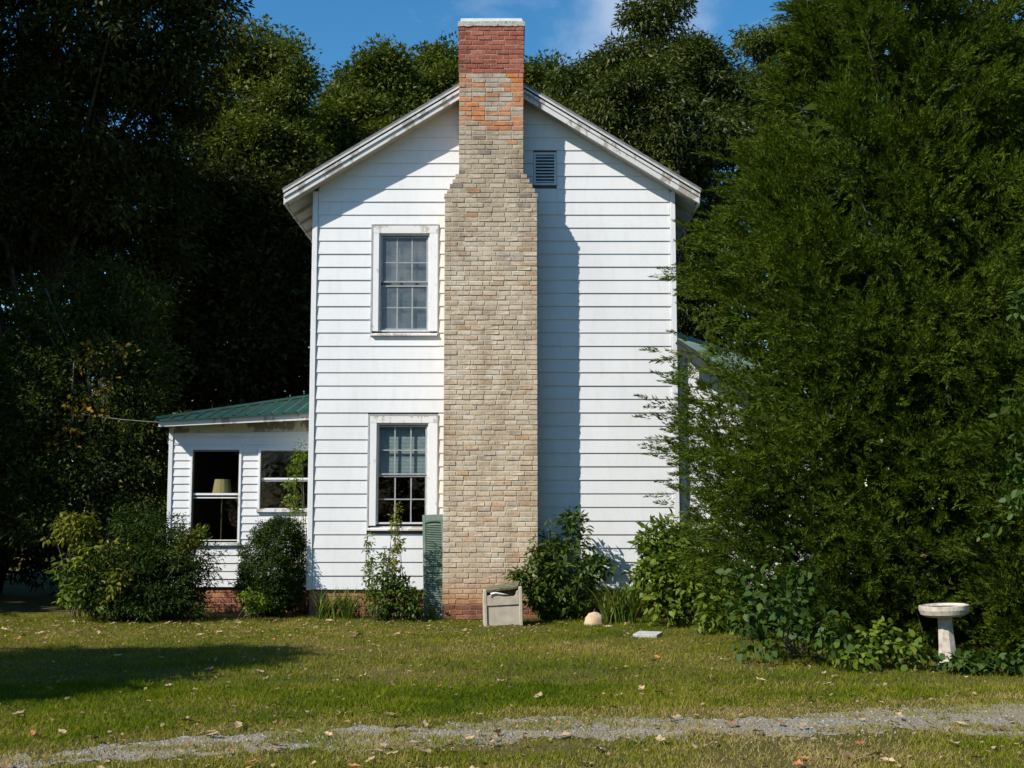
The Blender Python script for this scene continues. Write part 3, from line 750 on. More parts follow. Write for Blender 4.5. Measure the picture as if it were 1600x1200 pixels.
# ------------------------------------------------------------------ windows of the gable wall
def sash_window(spec, blind):
    w = empty('window', (0, 0, 0), parent=house)
    x0, x1, z0, z1 = rect(spec['o'])
    sx0, sx1, sz0, sz1 = rect(spec['s'])
    # grey channel round the casing
    c = MB(); t = 0.022
    c.box(x0 - 0.004, x0 + t, -0.030, 0.003, z0, z1); c.box(x0 + t, x1 + 0.002, -0.030, 0.003, z1 - t * 0.8, z1 + 0.004); c.box(x1 - t * 0.5, x1 + 0.002, -0.030, 0.003, z0, z1 - t * 0.8)
    c.build('channel', 'grey_channel', w)
    # wooden casing: head, jambs, sill
    ox0, ox1, oz1 = x0 + t, x1 - t * 0.5, z1 - t * 0.8
    for nm, b in (('casing', (ox0, sx0, z0 + 0.075, sz1)), ('casing', (sx1, ox1, z0 + 0.075, sz1))):
        bevel(MB().box(b[0], b[1], -0.024, 0.09, b[2], b[3]).build(nm, 'trim_paint', w), 0.003)
    bevel(MB().box(ox0, ox1, -0.026, 0.09, sz1, oz1).build('casing', 'trim_weathered', w), 0.003)
    m = MB().add([(x0 + 0.01, -0.060, z0), (x1 - 0.01, -0.060, z0), (x1 - 0.01, -0.060, z0 + 0.026), (x0 + 0.01, -0.060, z0 + 0.026),
                  (x0 + 0.01, 0.09, z0 - 0.0), (x1 - 0.01, 0.09, z0 - 0.0), (x1 - 0.01, 0.09, z0 + 0.072), (x0 + 0.01, 0.09, z0 + 0.072)],
                 [(0, 1, 2, 3), (5, 4, 7, 6), (3, 2, 6, 7), (1, 0, 4, 5), (0, 3, 7, 4), (2, 1, 5, 6)])
    m.build('sill', 'trim_weathered', w)
    # aluminium storm frame, set back in the casing
    g = MB(); f = 0.026; yy0, yy1 = 0.018, 0.050
    g.box(sx0, sx0 + f, yy0, yy1, sz0, sz1); g.box(sx1 - f, sx1, yy0, yy1, sz0, sz1)
    g.box(sx0 + f, sx1 - f, yy0, yy1, sz1 - f, sz1); g.box(sx0 + f, sx1 - f, yy0, yy1, sz0, sz0 + f)
    bevel(g.build('storm_frame', 'aluminium', w), 0.003)
    for key, yo, mz in (('gu', 0.040, spec['mu']), ('gl', 0.056, spec['ml'])):
        a0, a1, b0, b1 = rect(spec[key]); sf = 0.022
        ax0, ax1 = sx0 + f + 0.001, sx1 - f - 0.001
        s_ = MB(); s_.box(ax0, a0, yo, yo + 0.03, b0 - sf, b1 + sf); s_.box(a1, ax1, yo, yo + 0.03, b0 - sf, b1 + sf)
        s_.box(a0, a1, yo, yo + 0.03, b1, b1 + sf); s_.box(a0, a1, yo, yo + 0.03, b0 - sf, b0)
        s_.build('sash', 'muntin', w)
        um = (spec[key][0] + spec[key][2]) / 2; vm = (spec[key][1] + spec[key][3]) / 2
        mxs = [hx(u, vm) for u in spec['mx']]; mzz = hz(um, mz)
        for q in mxs: MB().box(q - 0.010, q + 0.010, yo + 0.012, yo + 0.034, b0, b1).build('muntin', 'muntin', w)
        cols = [a0] + mxs + [a1]
        for j in range(3):
            g0 = cols[j] + (0.010 if j else 0); g1 = cols[j + 1] - (0.010 if j < 2 else 0)
            MB().box(g0, g1, yo + 0.013, yo + 0.033, mzz - 0.009, mzz + 0.009).build('muntin', 'muntin', w)
            for zz0, zz1 in ((b0, mzz - 0.009), (mzz + 0.009, b1)):
                dark = key == 'gl' and blind == 'half'
                MB().box(g0, g1, yo + 0.016, yo + 0.019, zz0, zz1).build('pane', 'glass_screen' if dark else ('glass_hazy' if blind == 'full' else 'glass'), w)
    # slatted blind
    a0, a1, b0, b1 = rect(spec['gu']); l0 = rect(spec['gl'])[2]
    zlo = l0 + 0.02 if blind == 'full' else b0 - 0.03
    bl = MB(); z = b1 + 0.03
    while z > zlo:
        bl.add([(a0 - 0.02, 0.124, z), (a1 + 0.02, 0.124, z), (a1 + 0.02, 0.114, z - 0.021), (a0 - 0.02, 0.114, z - 0.021)], [(3, 2, 1, 0)])
        z -= 0.0215
    bl.box(a0 - 0.02, a1 + 0.02, 0.108, 0.13, zlo - 0.02, zlo)
    bl.build('blind', 'blind', w)
    return w
sash_window(WIN['up'], 'full')
sash_window(WIN['lo'], 'half')

# gable vent
vent = empty('gable_vent', (0, 0, 0), parent=house)
x0, x1, z0, z1 = VENT; t = 0.035
m = MB(); m.box(x0, x0 + t, -0.034, 0.003, z0, z1); m.box(x1 - t, x1, -0.034, 0.003, z0, z1); m.box(x0 + t, x1 - t, -0.034, 0.003, z1 - t, z1); m.box(x0 + t, x1 - t, -0.034, 0.003, z0, z0 + t)
bevel(m.build('vent_frame', 'vent_metal', vent), 0.003)
MB().box(x0 + t, x1 - t, -0.003, 0.002, z0 + t, z1 - t).build('vent_back', 'dark_fascia', vent)
sl = MB(); hw = (x1 - x0) / 2 - t; sl.add([(-hw, -0.030, -0.010), (hw, -0.030, -0.010), (hw, -0.008, 0.016), (-hw, -0.008, 0.016), (-hw, -0.027, -0.013), (hw, -0.027, -0.013), (hw, -0.005, 0.013), (-hw, -0.005, 0.013)],
    [(0, 1, 2, 3), (5, 4, 7, 6), (1, 0, 4, 5), (3, 2, 6, 7), (0, 3, 7, 4), (2, 1, 5, 6)])
slm = sl.mesh('slat', 'vent_metal'); ns = 9; pitch = (z1 - z0 - 2 * t) / ns
for i in range(ns): place('slat', slm, vent, ((x0 + x1) / 2, 0, z0 + t + pitch * (i + 0.45)))

# ------------------------------------------------------------------ chimney of single bricks
chim = empty('chimney', (0, 0, 0), parent=house)
BH, JO, BL = 0.0655, 0.0110, 0.2065
CO = BH + JO
INS = 0.0065
core = MB()
core.box(CHL[0] + INS, CHL[1] - INS, -CH_D + INS, -0.002, -0.05, Z_SH0)
zz = Z_SH0; nst = 5; sw = (CHU[0] - CHL[0]) / nst
for i in range(nst):
    z2 = Z_SH0 + (Z_SH1 - Z_SH0) * (i + 1) / nst
    fr_ = (i + 0.0)
    core.box(CHL[0] + sw * fr_ + INS, CHL[1] - (CHL[1] - CHU[1]) / nst * fr_ - INS, -CH_D + INS, -0.002, Z_SH0 + (Z_SH1 - Z_SH0) * i / nst, z2)
core.box(CHU[0] + INS, CHU[1] - INS, -CH_D + INS, 0.25, Z_SH1, Z_TOP)
core.build('mortar', 'mortar', chim)
def brick_mesh(seed, nm='brick'):
    r = random.Random(seed); j = lambda s_=0.0035: r.uniform(-s_, s_)
    ch = 0.006
    V_ = [(-0.5 + j(0.008), -0.0 + j(), -BH / 2 + ch + j()), (0.5 + j(0.008), -0.0 + j(), -BH / 2 + ch + j()), (0.5 + j(0.008), -0.0 + j(), BH / 2 - ch + j()), (-0.5 + j(0.008), -0.0 + j(), BH / 2 - ch + j())]
    V_ = [(x * 0.95, y, z) for x, y, z in V_]
    V_ += [(-0.5, 0.007, -BH / 2), (0.5, 0.007, -BH / 2), (0.5, 0.007, BH / 2), (-0.5, 0.007, BH / 2)]
    V_ += [(-0.5, 0.10, -BH / 2), (0.5, 0.10, -BH / 2), (0.5, 0.10, BH / 2), (-0.5, 0.10, BH / 2)]
    F_ = [(0, 1, 2, 3), (0, 4, 5, 1), (1, 5, 6, 2), (2, 6, 7, 3), (3, 7, 4, 0), (4, 8, 9, 5), (5, 9, 10, 6), (6, 10, 11, 7), (7, 11, 8, 4)]
    return V_, F_
BV = [brick_mesh(i) for i in range(8)]
BM = []
for V_, F_ in BV:
    b_ = MB(); b_.add(V_, F_); BM.append(b_.mesh('brick', 'brick_piece'))
def brick_colour(x, z, r):
    t = r.random(); g = r.uniform(0.86, 1.12)
    if z > Z_RED:
        c = (0.33, 0.105, 0.070) if t < 0.8 else (0.37, 0.14, 0.095)
        if t > 0.93: c = (0.28, 0.10, 0.07)
    elif z > Z_MIX:
        bare = 0.62 if abs(x + 0.32) > 0.2 else 0.30
        c = ((0.54, 0.17, 0.04) if r.random() < 0.5 else (0.47, 0.19, 0.085)) if t < bare else ((0.43, 0.37, 0.29) if t < 0.9 else (0.36, 0.27, 0.19))
    elif z > 6.0:
        c = (0.41, 0.335, 0.24) if t < 0.66 else ((0.47, 0.395, 0.29) if t < 0.9 else ((0.24, 0.205, 0.165) if t < 0.96 else (0.42, 0.22, 0.11)))
    elif z > 0.75:
        u_ = min(1.0, (6.0 - z) / 3.0)
        c = (0.50, 0.395, 0.28) if t < 0.5 else ((0.56, 0.47, 0.35) if t < 0.78 else ((0.40, 0.335, 0.26) if t < 0.90 else (0.46, 0.30, 0.18)))
        c = tuple(a * (0.88 + 0.14 * u_) for a in c)
    elif z > 0.20:
        u_ = (0.75 - z) / 0.55
        c = tuple(a * (1 - u_) + b * u_ for a, b in zip((0.50, 0.40, 0.29), (0.48, 0.25, 0.12)))
    else:
        c = (0.22, 0.10, 0.065) if t < 0.6 else (0.34, 0.15, 0.08)
    return tuple(min(0.7, a * g) for a in c)
cand = []
rb = random.Random(77)
nco = int((Z_TOP - 0.0) / CO)
for i in range(nco):
    zc = 0.0 + CO * (i + 0.5)
    if zc < Z_SH0: x0, x1 = CHL
    elif zc < Z_SH1:
        q = math.floor((zc - Z_SH0) / (Z_SH1 - Z_SH0) * nst)
        x0 = CHL[0] + sw * q - 0.012; x1 = CHL[1] - (CHL[1] - CHU[1]) / nst * q + 0.012
    else: x0, x1 = CHU
    if zc > Z_RED: x0, x1 = x0 - 0.012, x1 + 0.012
    x = x0; first = True
    while x < x1 - 0.02:
        w = BL * rb.uniform(0.92, 1.07)
        if first and i % 2: w = BL / 2
        if rb.random() < 0.06: w = BL / 2
        w = min(w, x1 - x)
        if x1 - (x + w) < 0.05: w = x1 - x
        cand.append((x + w / 2, zc, w - JO, i)); x += w; first = False
# the 300 largest bricks singly, the others joined
order = sorted(range(len(cand)), key=lambda q: (-round(cand[q][2], 1), abs(cand[q][1] - 7.4)))
single = set(order[:300])
JV, JF, JC = [], [], []
for q, (xc, zc, w, i) in enumerate(cand):
    col = brick_colour(xc, zc, rb); yv = -CH_D + rb.uniform(-0.004, 0.003); vi = rb.randrange(8)
    rz = rb.uniform(-0.014, 0.014); zj = rb.uniform(-0.0035, 0.0035)
    if q in single:
        o = place('brick', BM[vi], chim, (xc, yv, zc + zj), (0, rz, 0), (w, 1, 1)); o.color = rgba(col)
    else:
        b0 = len(JV)
        JV += [(xc + a * w + rz * c, yv + b, zc + zj + c - rz * a * w) for a, b, c in BV[vi][0]]
        JF += [tuple(f_ + b0 for f_ in ff) for ff in BV[vi][1]]; JC += [col] * len(BV[vi][1])
# the two flanks of the stack
for sx, xw in ((-1, 0), (1, 1)):
    for i in range(nco):
        zc = CO * (i + 0.5)
        if zc < Z_SH0: xe = CHL[xw]
        elif zc < Z_SH1: continue
        else: xe = CHU[xw]
        if zc > Z_RED: xe += sx * 0.012
        y = -CH_D + 0.105 - (0.1 if i % 2 else 0) + 0.1 * (i % 2)
        yend = 0.0 if zc < 8.0 else 0.25
        while y < yend - 0.02:
            w = min(BL, yend - y); col = brick_colour(xe, zc, rb); V_, F_ = BV[rb.randrange(8)]; b0 = len(JV)
            JV += [(xe - sx * b, y + w / 2 + (a if sx < 0 else -a) * -1 * (w - JO), zc + c) for a, b, c in V_]
            JF += [tuple(f_ + b0 for f_ in (ff if sx > 0 else ff)) for ff in F_]; JC += [col] * len(F_); y += w
me = bpy.data.meshes.new('brickwork'); me.from_pydata(JV, [], JF); me.update()
ca_ = me.attributes.new('col', 'FLOAT_COLOR', 'CORNER')
cols_ = []
for p_, c_ in zip(me.polygons, JC): cols_ += list(rgba(c_)) * p_.loop_total
ca_.data.foreach_set('color', cols_); me.materials.append(MATS['brick_joined'])
tag(place('brickwork', me, chim), kind='stuff')
# cap: crumbling mortar wash with a sheet of metal on top
m = MB(); xa, xb = CHU[0] - 0.02, CHU[1] + 0.02
nx = 22; rr_ = random.Random(3)
top = []; bot = []
for i in range(nx + 1):
    x = xa + (xb - xa) * i / nx
    bot.append((x, Z_TOP - 0.02 + rr_.uniform(-0.012, 0.006))); top.append((x, Z_TOP + 0.05 + rr_.uniform(-0.01, 0.012)))
m.prism(bot + top[::-1], -CH_D - 0.012, 0.26).build('mortar_cap', 'mortar_cap', chim)
m = MB(); m.add([(xa + 0.03, -CH_D + 0.0, Z_TOP + 0.055), (xb - 0.03, -CH_D + 0.0, Z_TOP + 0.055), (xb - 0.05, -CH_D + 0.02, Z_TOP + 0.115), (xa + 0.05, -CH_D + 0.02, Z_TOP + 0.115),
                 (xa + 0.03, 0.24, Z_TOP + 0.055), (xb - 0.03, 0.24, Z_TOP + 0.055), (xb - 0.05, 0.22, Z_TOP + 0.115), (xa + 0.05, 0.22, Z_TOP + 0.115)],
                [(0, 1, 2, 3), (5, 4, 7, 6), (3, 2, 6, 7), (0, 3, 7, 4), (2, 1, 5, 6)]).build('cap_sheet', 'cap_metal', chim)

# brick foundation
def foundation(x0, x1, y, z1, parent, seed, right_open=False):
    f = empty('foundation', (0, 0, 0), parent=parent); r = random.Random(seed)
    MB().box(x0 + 0.01, x1 - 0.01, y + 0.008, y + 0.2, -0.05, z1).build('mortar', 'mortar', f)
    nc = int(z1 / CO)
    for i in range(nc):
        x = x0
        if i % 2: x -= BL / 2
        while x < x1 - 0.02:
            w = BL; a = max(x, x0); b = min(x + w, x1)
            if b - a > 0.03:
                o = place('brick', BM[r.randrange(8)], f, ((a + b) / 2, y + r.uniform(-0.003, 0.003), CO * (i + 0.5)), (0, r.uniform(-0.008, 0.008), 0), (b - a - JO, 1, 1))
                t = r.uniform(0.8, 1.15); c = (0.36, 0.155, 0.085) if r.random() < 0.7 else (0.26, 0.12, 0.08)
                o.color = rgba(tuple(q * t for q in c))
            x += w
foundation(XL + 0.02, CHL[0] - 0.01, 0.02, 0.40, house, 5)
foundation(CHL[1] + 0.01, XR - 0.02, 0.02, 0.40, house, 6)

# ------------------------------------------------------------------ enclosed porch on the side
PY = 0.80                                      # its front wall, behind the gable wall
def prect(p): return rect(p, PY)
PX0, PX1 = -5.54, XL - 0.002
PZ0 = at(300, 917, HY + PY)[2]; PZ1 = at(380, 668, HY + PY)[2]
PW = [dict(o=(296.5, 699.5, 376.5, 852), gu=(300.5, 704, 373.5, 770.5), gl=(298, 777.5, 373, 843.5)),
      dict(o=(403.5, 700.5, 487, 800), gu=(407.5, 704, 482, 746.5), gl=(406, 751, 482, 794))]
PH = [prect(w['o']) for w in PW]
PH[1] = (PH[1][0], PX1 - 0.03, PH[1][2], PH[1][3])
pw = empty('porch_wall', (0, 0, 0), parent=house)
core = MB(); wall_grid(core, PX0 + 0.02, PX1, PZ0 - 0.02, PZ1 + 0.2, PH, PY + 0.004, PY + 0.08); core.build('sheathing', 'dark_room', pw)
m = MB(); m.box(PX0, PX0 + 0.06, PY + 0.082, PY + 5.0, PZ0, PZ1 + 0.25); m.box(PX0, PX1, PY + 5.0, PY + 5.08, PZ0, PZ1 + 0.1); m.box(PX1 - 0.02, PX1 - 0.004, PY + 0.082, PY + 5.0, PZ0, PZ1 + 0.2); m.box(PX0, PX1, PY + 0.082, PY + 5, PZ0 - 0.1, PZ0 + 0.02)  # house side covered by an added dark sheet, indoor shade put into its colour
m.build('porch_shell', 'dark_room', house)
PE = 0.1265; k = 0
while PZ0 + PE * k < PZ1:
    zb = PZ0 + PE * k; zt = min(zb + PE + 0.004, PZ1 + 0.02); iv = [(PX0 + 0.05, PX1)]; jobs = []
    for h in PH:
        if zt > h[2] + 0.004 and zb < h[3] - 0.004:
            iv = cut(iv, h[0] - 0.003, h[1] + 0.003)
            if h[2] - zb > 0.02: jobs.append((h[0], h[1], zb, h[2]))
            if zt - h[3] > 0.02: jobs.append((h[0], h[1], h[3], zt))
    for a, b in iv: board(a, b, zb, zt, PY, 'siding', pw)
    for a, b, c, d in jobs: board(a, b, c, d, PY, 'siding', pw)
    k += 1
MB().box(PX0 - 0.012, PX0 + 0.05, PY - 0.034, PY + 0.05, PZ0 - 0.01, PZ1 + 0.02).build('corner_board', 'siding', house)
for w_, h in zip(PW, PH):
    w = empty('window', (0, 0, 0), parent=house)
    x0, x1, z0, z1 = h; t = 0.036
    for b in ((x0, x0 + t, z0 + 0.05, z1), (x1 - t, x1, z0 + 0.05, z1), (x0 + t, x1 - t, z1 - t, z1)):
        bevel(MB().box(b[0], b[1], PY - 0.034, PY + 0.05, b[2], b[3]).build('casing', 'trim_paint', w), 0.003)
    MB().box(x0 - 0.01, x1 + (0.01 if x1 < PX1 - 0.1 else 0), PY - 0.055, PY + 0.05, z0, z0 + 0.048).build('sill', 'trim_weathered', w)
    for key, yo in (('gu', 0.010), ('gl', 0.024)):
        a0, a1, b0, b1 = prect(w_[key]); a1 = min(a1, x1 - t - 0.004); sf = 0.02
        s_ = MB(); lo_ = b0 - (0.032 if key == 'gu' else 0.012)
        s_.box(x0 + t, a0 + 0.004, PY + yo, PY + yo + 0.03, lo_, b1 + 0.008); s_.box(a1 - 0.004, x1 - t, PY + yo, PY + yo + 0.03, lo_, b1 + 0.008)
        s_.box(a0 + 0.004, a1 - 0.004, PY + yo, PY + yo + 0.03, b1 - 0.01, b1 + 0.008); s_.box(a0 + 0.004, a1 - 0.004, PY + yo, PY + yo + 0.03, lo_, b0)
        s_.build('sash', 'trim_paint', w)
        MB().box(a0 + 0.004, a1 - 0.004, PY + yo + 0.012, PY + yo + 0.015, b0, b1 - 0.01).build('pane', 'glass', w)
foundation(PX0 + 0.02, PX1 - 0.02, PY + 0.02, PZ0 - 0.02, house, 8)
# frieze, fascia and the hipped green metal roof (sagging a little at the outer corner)
ZR0 = at(250, 655, HY + PY - 0.35)[2]; ZR1 = at(475, 643, HY + PY - 0.35)[2]; ex0 = at(250, 655, HY + PY - 0.35)[0] - 0.02
m = MB().prism([(PX0 - 0.01, PZ1 - 0.09), (PX1, PZ1 - 0.06), (PX1, ZR1 - 0.05), (PX0 - 0.01, ZR0 - 0.05)], PY - 0.045, PY - 0.001); m.build('frieze', 'porch_frieze', house)
m = MB().prism([(ex0, ZR0 - 0.12), (PX1, ZR1 - 0.13), (PX1, ZR1 - 0.01), (ex0, ZR0 - 0.01)], PY - 0.35, PY - 0.33); m.build('fascia', 'rake_paint', house)
m = MB().slab((ex0, PY - 0.328, ZR0 - 0.10), (PX1, PY - 0.328, ZR1 - 0.10), (PX1, PY - 0.047, ZR1 - 0.09), (ex0, PY - 0.047, ZR0 - 0.09), 0.015); m.build('porch_soffit', 'porch_frieze', house)
proof = empty('porch_roof', (0, 0, 0), parent=house)
RS = 0.215; yf0 = PY - 0.40
def pr(x, y, dz=0.0): return (x, y, ZR0 + (ZR1 - ZR0) * (x - ex0) / (PX1 - ex0) + RS * min(y - yf0, x - ex0) + dz)
run = PX1 - ex0
MB().slab(pr(ex0, yf0), pr(PX1, yf0), pr(PX1, yf0 + run * 0.5), pr(PX1 - run * 0.5, yf0 + run * 0.5), 0.02)
m = MB(); a, b, c = pr(ex0 - 0.04, yf0), pr(PX1, yf0), pr(PX1, yf0 + run)
m.add([a, b, c] + [(p[0], p[1], p[2] - 0.025) for p in (a, b, c)], [(0, 1, 2), (5, 4, 3), (0, 3, 4, 1), (1, 4, 5, 2), (2, 5, 3, 0)]).build('roof_panel', 'green_metal', proof)
d = pr(ex0, yf0 + run + 3); d = (d[0], d[1], ZR0); e_ = (PX1, yf0 + run + 3, c[2])
m = MB().add([a, c, e_, d], [(0, 1, 2, 3)]); m.build('roof_panel', 'green_metal', proof)
for i in range(1, 12):
    x = ex0 + 0.2 * i
    if x > PX1 - 0.02: break
    p0 = pr(x, yf0 - 0.01); p1 = pr(x, yf0 + (x - ex0) - 0.02)
    m = MB(); h_ = 0.026
    m.add([(p0[0] - 0.022, p0[1], p0[2]), (p0[0] + 0.022, p0[1], p0[2]), (p0[0] + 0.009, p0[1], p0[2] + h_), (p0[0] - 0.009, p0[1], p0[2] + h_),
           (p1[0] - 0.022, p1[1], p1[2]), (p1[0] + 0.022, p1[1], p1[2]), (p1[0] + 0.009, p1[1], p1[2] + h_), (p1[0] - 0.009, p1[1], p1[2] + h_)],
          [(0, 1, 2, 3), (3, 2, 6, 7), (1, 5, 6, 2), (0, 3, 7, 4)])
    m.build('rib', 'green_metal', proof)
m = MB(); m.tube([(a[0], a[1], a[2] + 0.012), (c[0], c[1], c[2] + 0.012)], [0.04, 0.04], 6); m.build('hip_cap', 'green_metal', proof)

# ------------------------------------------------------------------ rear wing and side lean-to on the cedar side
wy = 0.12
wing = empty('side_wing', (0, 0, 0), parent=house)
A_ = at(1057, 530, HY + wy - 0.3); B_ = at(1200, 620, HY + wy - 0.3); sl_ = (A_[2] - B_[2]) / (B_[0] - A_[0])
wx1 = XR + 2.9; ztop = A_[2] + sl_ * (A_[0] - XR)
zend = ztop - sl_ * (wx1 + 0.3 - XR)
MB().prism([(XR, 0.4), (wx1, 0.4), (wx1, zend + sl_ * 0.3 - 0.1), (XR, ztop - 0.1)], wy, wy + 4).build('wing_wall', 'siding', wing)
k = 0
while 0.42 + EXPO * k < ztop - 0.2:
    zb = 0.42 + EXPO * k; xe = min(wx1, XR + (ztop - 0.14 - zb - EXPO) / sl_)
    if xe - XR > 0.1:
        board(XR + 0.16, xe, zb, zb + EXPO, wy - 0.001, 'siding', wing)
    k += 1
MB().box(XR + 0.03, XR + 0.15, wy - 0.04, wy - 0.002, 0.4, ztop - 0.12).build('corner_post', 'siding', wing)
MB().slab((XR, wy - 0.32, ztop), (wx1 + 0.3, wy - 0.32, zend), (wx1 + 0.3, wy + 4.3, zend), (XR, wy + 4.3, ztop), 0.04).build('wing_roof', 'dark_fascia', wing)
MB().prism([(XR + 0.001, ztop - 0.20), (wx1 + 0.3, zend - 0.20), (wx1 + 0.3, zend - 0.05), (XR + 0.001, ztop - 0.05)], wy - 0.31, wy - 0.28).build('wing_rake', 'dark_fascia', wing)
# pale green front slope of the wing roof, rising from the rake edge
dp = 1.2; zb0 = at(1057, 514, HY + wy - 0.3 + dp)[2]; zb1 = at(1200, 560, HY + wy - 0.3 + dp)[2]; xb1 = B_[0]; kb = (zb0 - zb1) / (xb1 - XR); xe_ = wx1 + 0.3
P0, P1 = (XR + 0.002, wy - 0.33, ztop + 0.006), (xe_, wy - 0.33, zend + 0.006)
P2, P3 = (xe_, wy - 0.33 + dp, zb0 - kb * (xe_ - XR)), (XR + 0.002, wy - 0.33 + dp, zb0)
P4, P5 = (xe_, wy + 4.3, zend), (XR + 0.002, wy + 4.3, ztop - 0.6)
MB().add([P0, P1, P2, P3, P4, P5], [(0, 1, 2), (0, 2, 3), (3, 2, 4), (3, 4, 5)]).build('wing_slope', 'pale_green_roof', wing)

# floor lamp seen through the porch window
lp = at(347, 771, HY + PY + 0.27)
lamp = tag(empty('floor_lamp', (lp[0], lp[1], PZ0 + 0.02)), 'floor lamp with tan pleated shade behind the porch window', 'lamp')
zs0 = lp[2] - (PZ0 + 0.02) - 0.02; zs1 = at(347, 749, HY + PY + 0.27)[2] - (PZ0 + 0.02)
MB().lathe([(0.168, zs0), (0.125, zs1), (0.120, zs1), (0.163, zs0)], 28, wob=lambda i: 0.02 * (i % 2)).build('lamp_shade', 'lampshade', lamp)
MB().lathe([(0.012, 0.02), (0.012, zs1 - 0.05)], 10).build('pole', 'brass', lamp)
MB().lathe([(0.15, 0.0), (0.15, 0.015), (0.06, 0.035), (0.015, 0.05)], 24).build('base', 'brass', lamp)

# ------------------------------------------------------------------ green shutter leaning at the chimney
sb = gnd(683, 969); st_ = at(673, 812, HY - 0.10)
SHH = 1.60; SHW = 0.335
shut = tag(empty('window_shutter', (at(674, 969, HY - 0.42)[0] + 0.055, HY - 0.42, 0.0)), 'green louvred window shutter leaning upright beside the brick chimney', 'shutter')
shut.rotation_euler = (-math.asin(0.36 / SHH), math.radians(-2.2), 0)
fr = MB(); hw = SHW / 2; stw = 0.045
fr.box(-hw, -hw + stw, -0.016, 0.016, 0, SHH); fr.box(hw - stw, hw, -0.016, 0.016, 0, SHH)
bevel(fr.build('stile', 'shutter_green', shut), 0.003)
for z0, z1 in ((0.0, 0.09), (0.70, 0.79), (SHH - 0.10, SHH)):
    bevel(MB().box(-hw + stw, hw - stw, -0.014, 0.014, z0, z1).build('rail', 'shutter_green', shut), 0.003)
arc = [(-hw + stw, SHH - 0.13), (hw - stw, SHH - 0.13), (hw - stw, SHH - 0.101)] + [(-hw + stw, SHH - 0.101)]
pts = [(-hw + stw, SHH - 0.135)] + [((hw - stw) * math.cos(math.pi * (1 - i / 12)), SHH - 0.135 + 0.03 * math.sin(math.pi * i / 12)) for i in range(1, 12)] + [(hw - stw, SHH - 0.135), (hw - stw, SHH - 0.101), (-hw + stw, SHH - 0.101)]
MB().prism(pts, -0.012, 0.010).build('rail', 'shutter_green', shut)
sw_ = hw - stw
slt = MB().add([(-sw_, -0.013, -0.012), (sw_, -0.013, -0.012), (sw_, 0.010, 0.016), (-sw_, 0.010, 0.016), (-sw_, -0.010, -0.015), (sw_, -0.010, -0.015), (sw_, 0.013, 0.013), (-sw_, 0.013, 0.013)],
               [(0, 1, 2, 3), (5, 4, 7, 6), (1, 0, 4, 5), (3, 2, 6, 7), (0, 3, 7, 4), (2, 1, 5, 6)]).mesh('slat', 'shutter_green')
for z0, z1, n_ in ((0.105, 0.69, 22), (0.805, SHH - 0.14, 24)):
    for i in range(n_): place('slat', slt, shut, (0, 0, z0 + (z1 - z0) * (i + 0.5) / n_))
MB().box(-sw_, sw_, 0.0165, 0.02, 0.05, SHH - 0.05).build('back_panel', 'shutter_green', shut)

# ------------------------------------------------------------------ broken planter box
bx = gnd(787, 979)
box_ = tag(empty('storage_box', (bx[0], bx[1], 0), (0, math.radians(-1.5), math.radians(4))), 'weathered beige broken box with open top on grass before the chimney', 'box')
W2 = 0.275; HB = 0.52
bevel(MB().box(-W2, -W2 + 0.05, 0.0, 0.045, 0.0, HB).build('post', 'old_plastic', box_), 0.008)
bevel(MB().box(W2 - 0.05, W2, 0.0, 0.045, 0.0, HB + 0.03).build('post', 'old_plastic', box_), 0.008)
bevel(MB().box(-W2 + 0.053, W2 - 0.051, 0.020, 0.045, 0.012, 0.285).build('lower_panel', 'old_plastic', box_), 0.004)
poly = [(-W2 + 0.053, 0.29), (W2 - 0.051, 0.30), (W2 - 0.051, 0.505), (W2 - 0.085, 0.480), (W2 - 0.095, 0.435), (W2 - 0.12, 0.415), (0.03, 0.42), (-0.09, 0.452), (-W2 + 0.053, 0.43)]
bevel(MB().prism(poly, 0.004, 0.030).build('upper_panel', 'old_plastic', box_), 0.004)
MB().box(-W2 + 0.004, -W2 + 0.03, 0.046, 0.40, 0.0, HB - 0.01).build('side_panel', 'old_plastic', box_)
MB().box(W2 - 0.03, W2 - 0.004, 0.046, 0.40, 0.0, HB).build('side_panel', 'old_plastic', box_)
MB().box(-W2 + 0.031, W2 - 0.031, 0.046, 0.40, 0.0, 0.03).build('floor_panel', 'old_plastic', box_)
MB().prism([(-W2, 0.0), (W2, 0.0), (W2, HB + 0.07), (0.1, HB + 0.055), (-0.1, HB + 0.02), (-W2, HB - 0.02)], 0.401, 0.43).build('back_panel', 'moss', box_)
MB().slab((-W2 - 0.01, 0.16, HB - 0.03), (W2 - 0.05, 0.20, HB + 0.02), (W2, 0.45, HB + 0.085), (-W2, 0.45, HB + 0.0), 0.03).build('shade_cover', 'moss', box_)  # mossy rim slab carried forward, added to shade the open inside
hn = MB(); hn.tube([(-0.17, -0.004, 0.425), (-0.165, -0.006, 0.462), (-0.10, -0.006, 0.470), (-0.01, -0.006, 0.452), (0.08, -0.004, 0.438)], [0.013, 0.015, 0.013, 0.011, 0.006], 7)
hn.build('handle', 'white_plastic', box_, smooth=True)

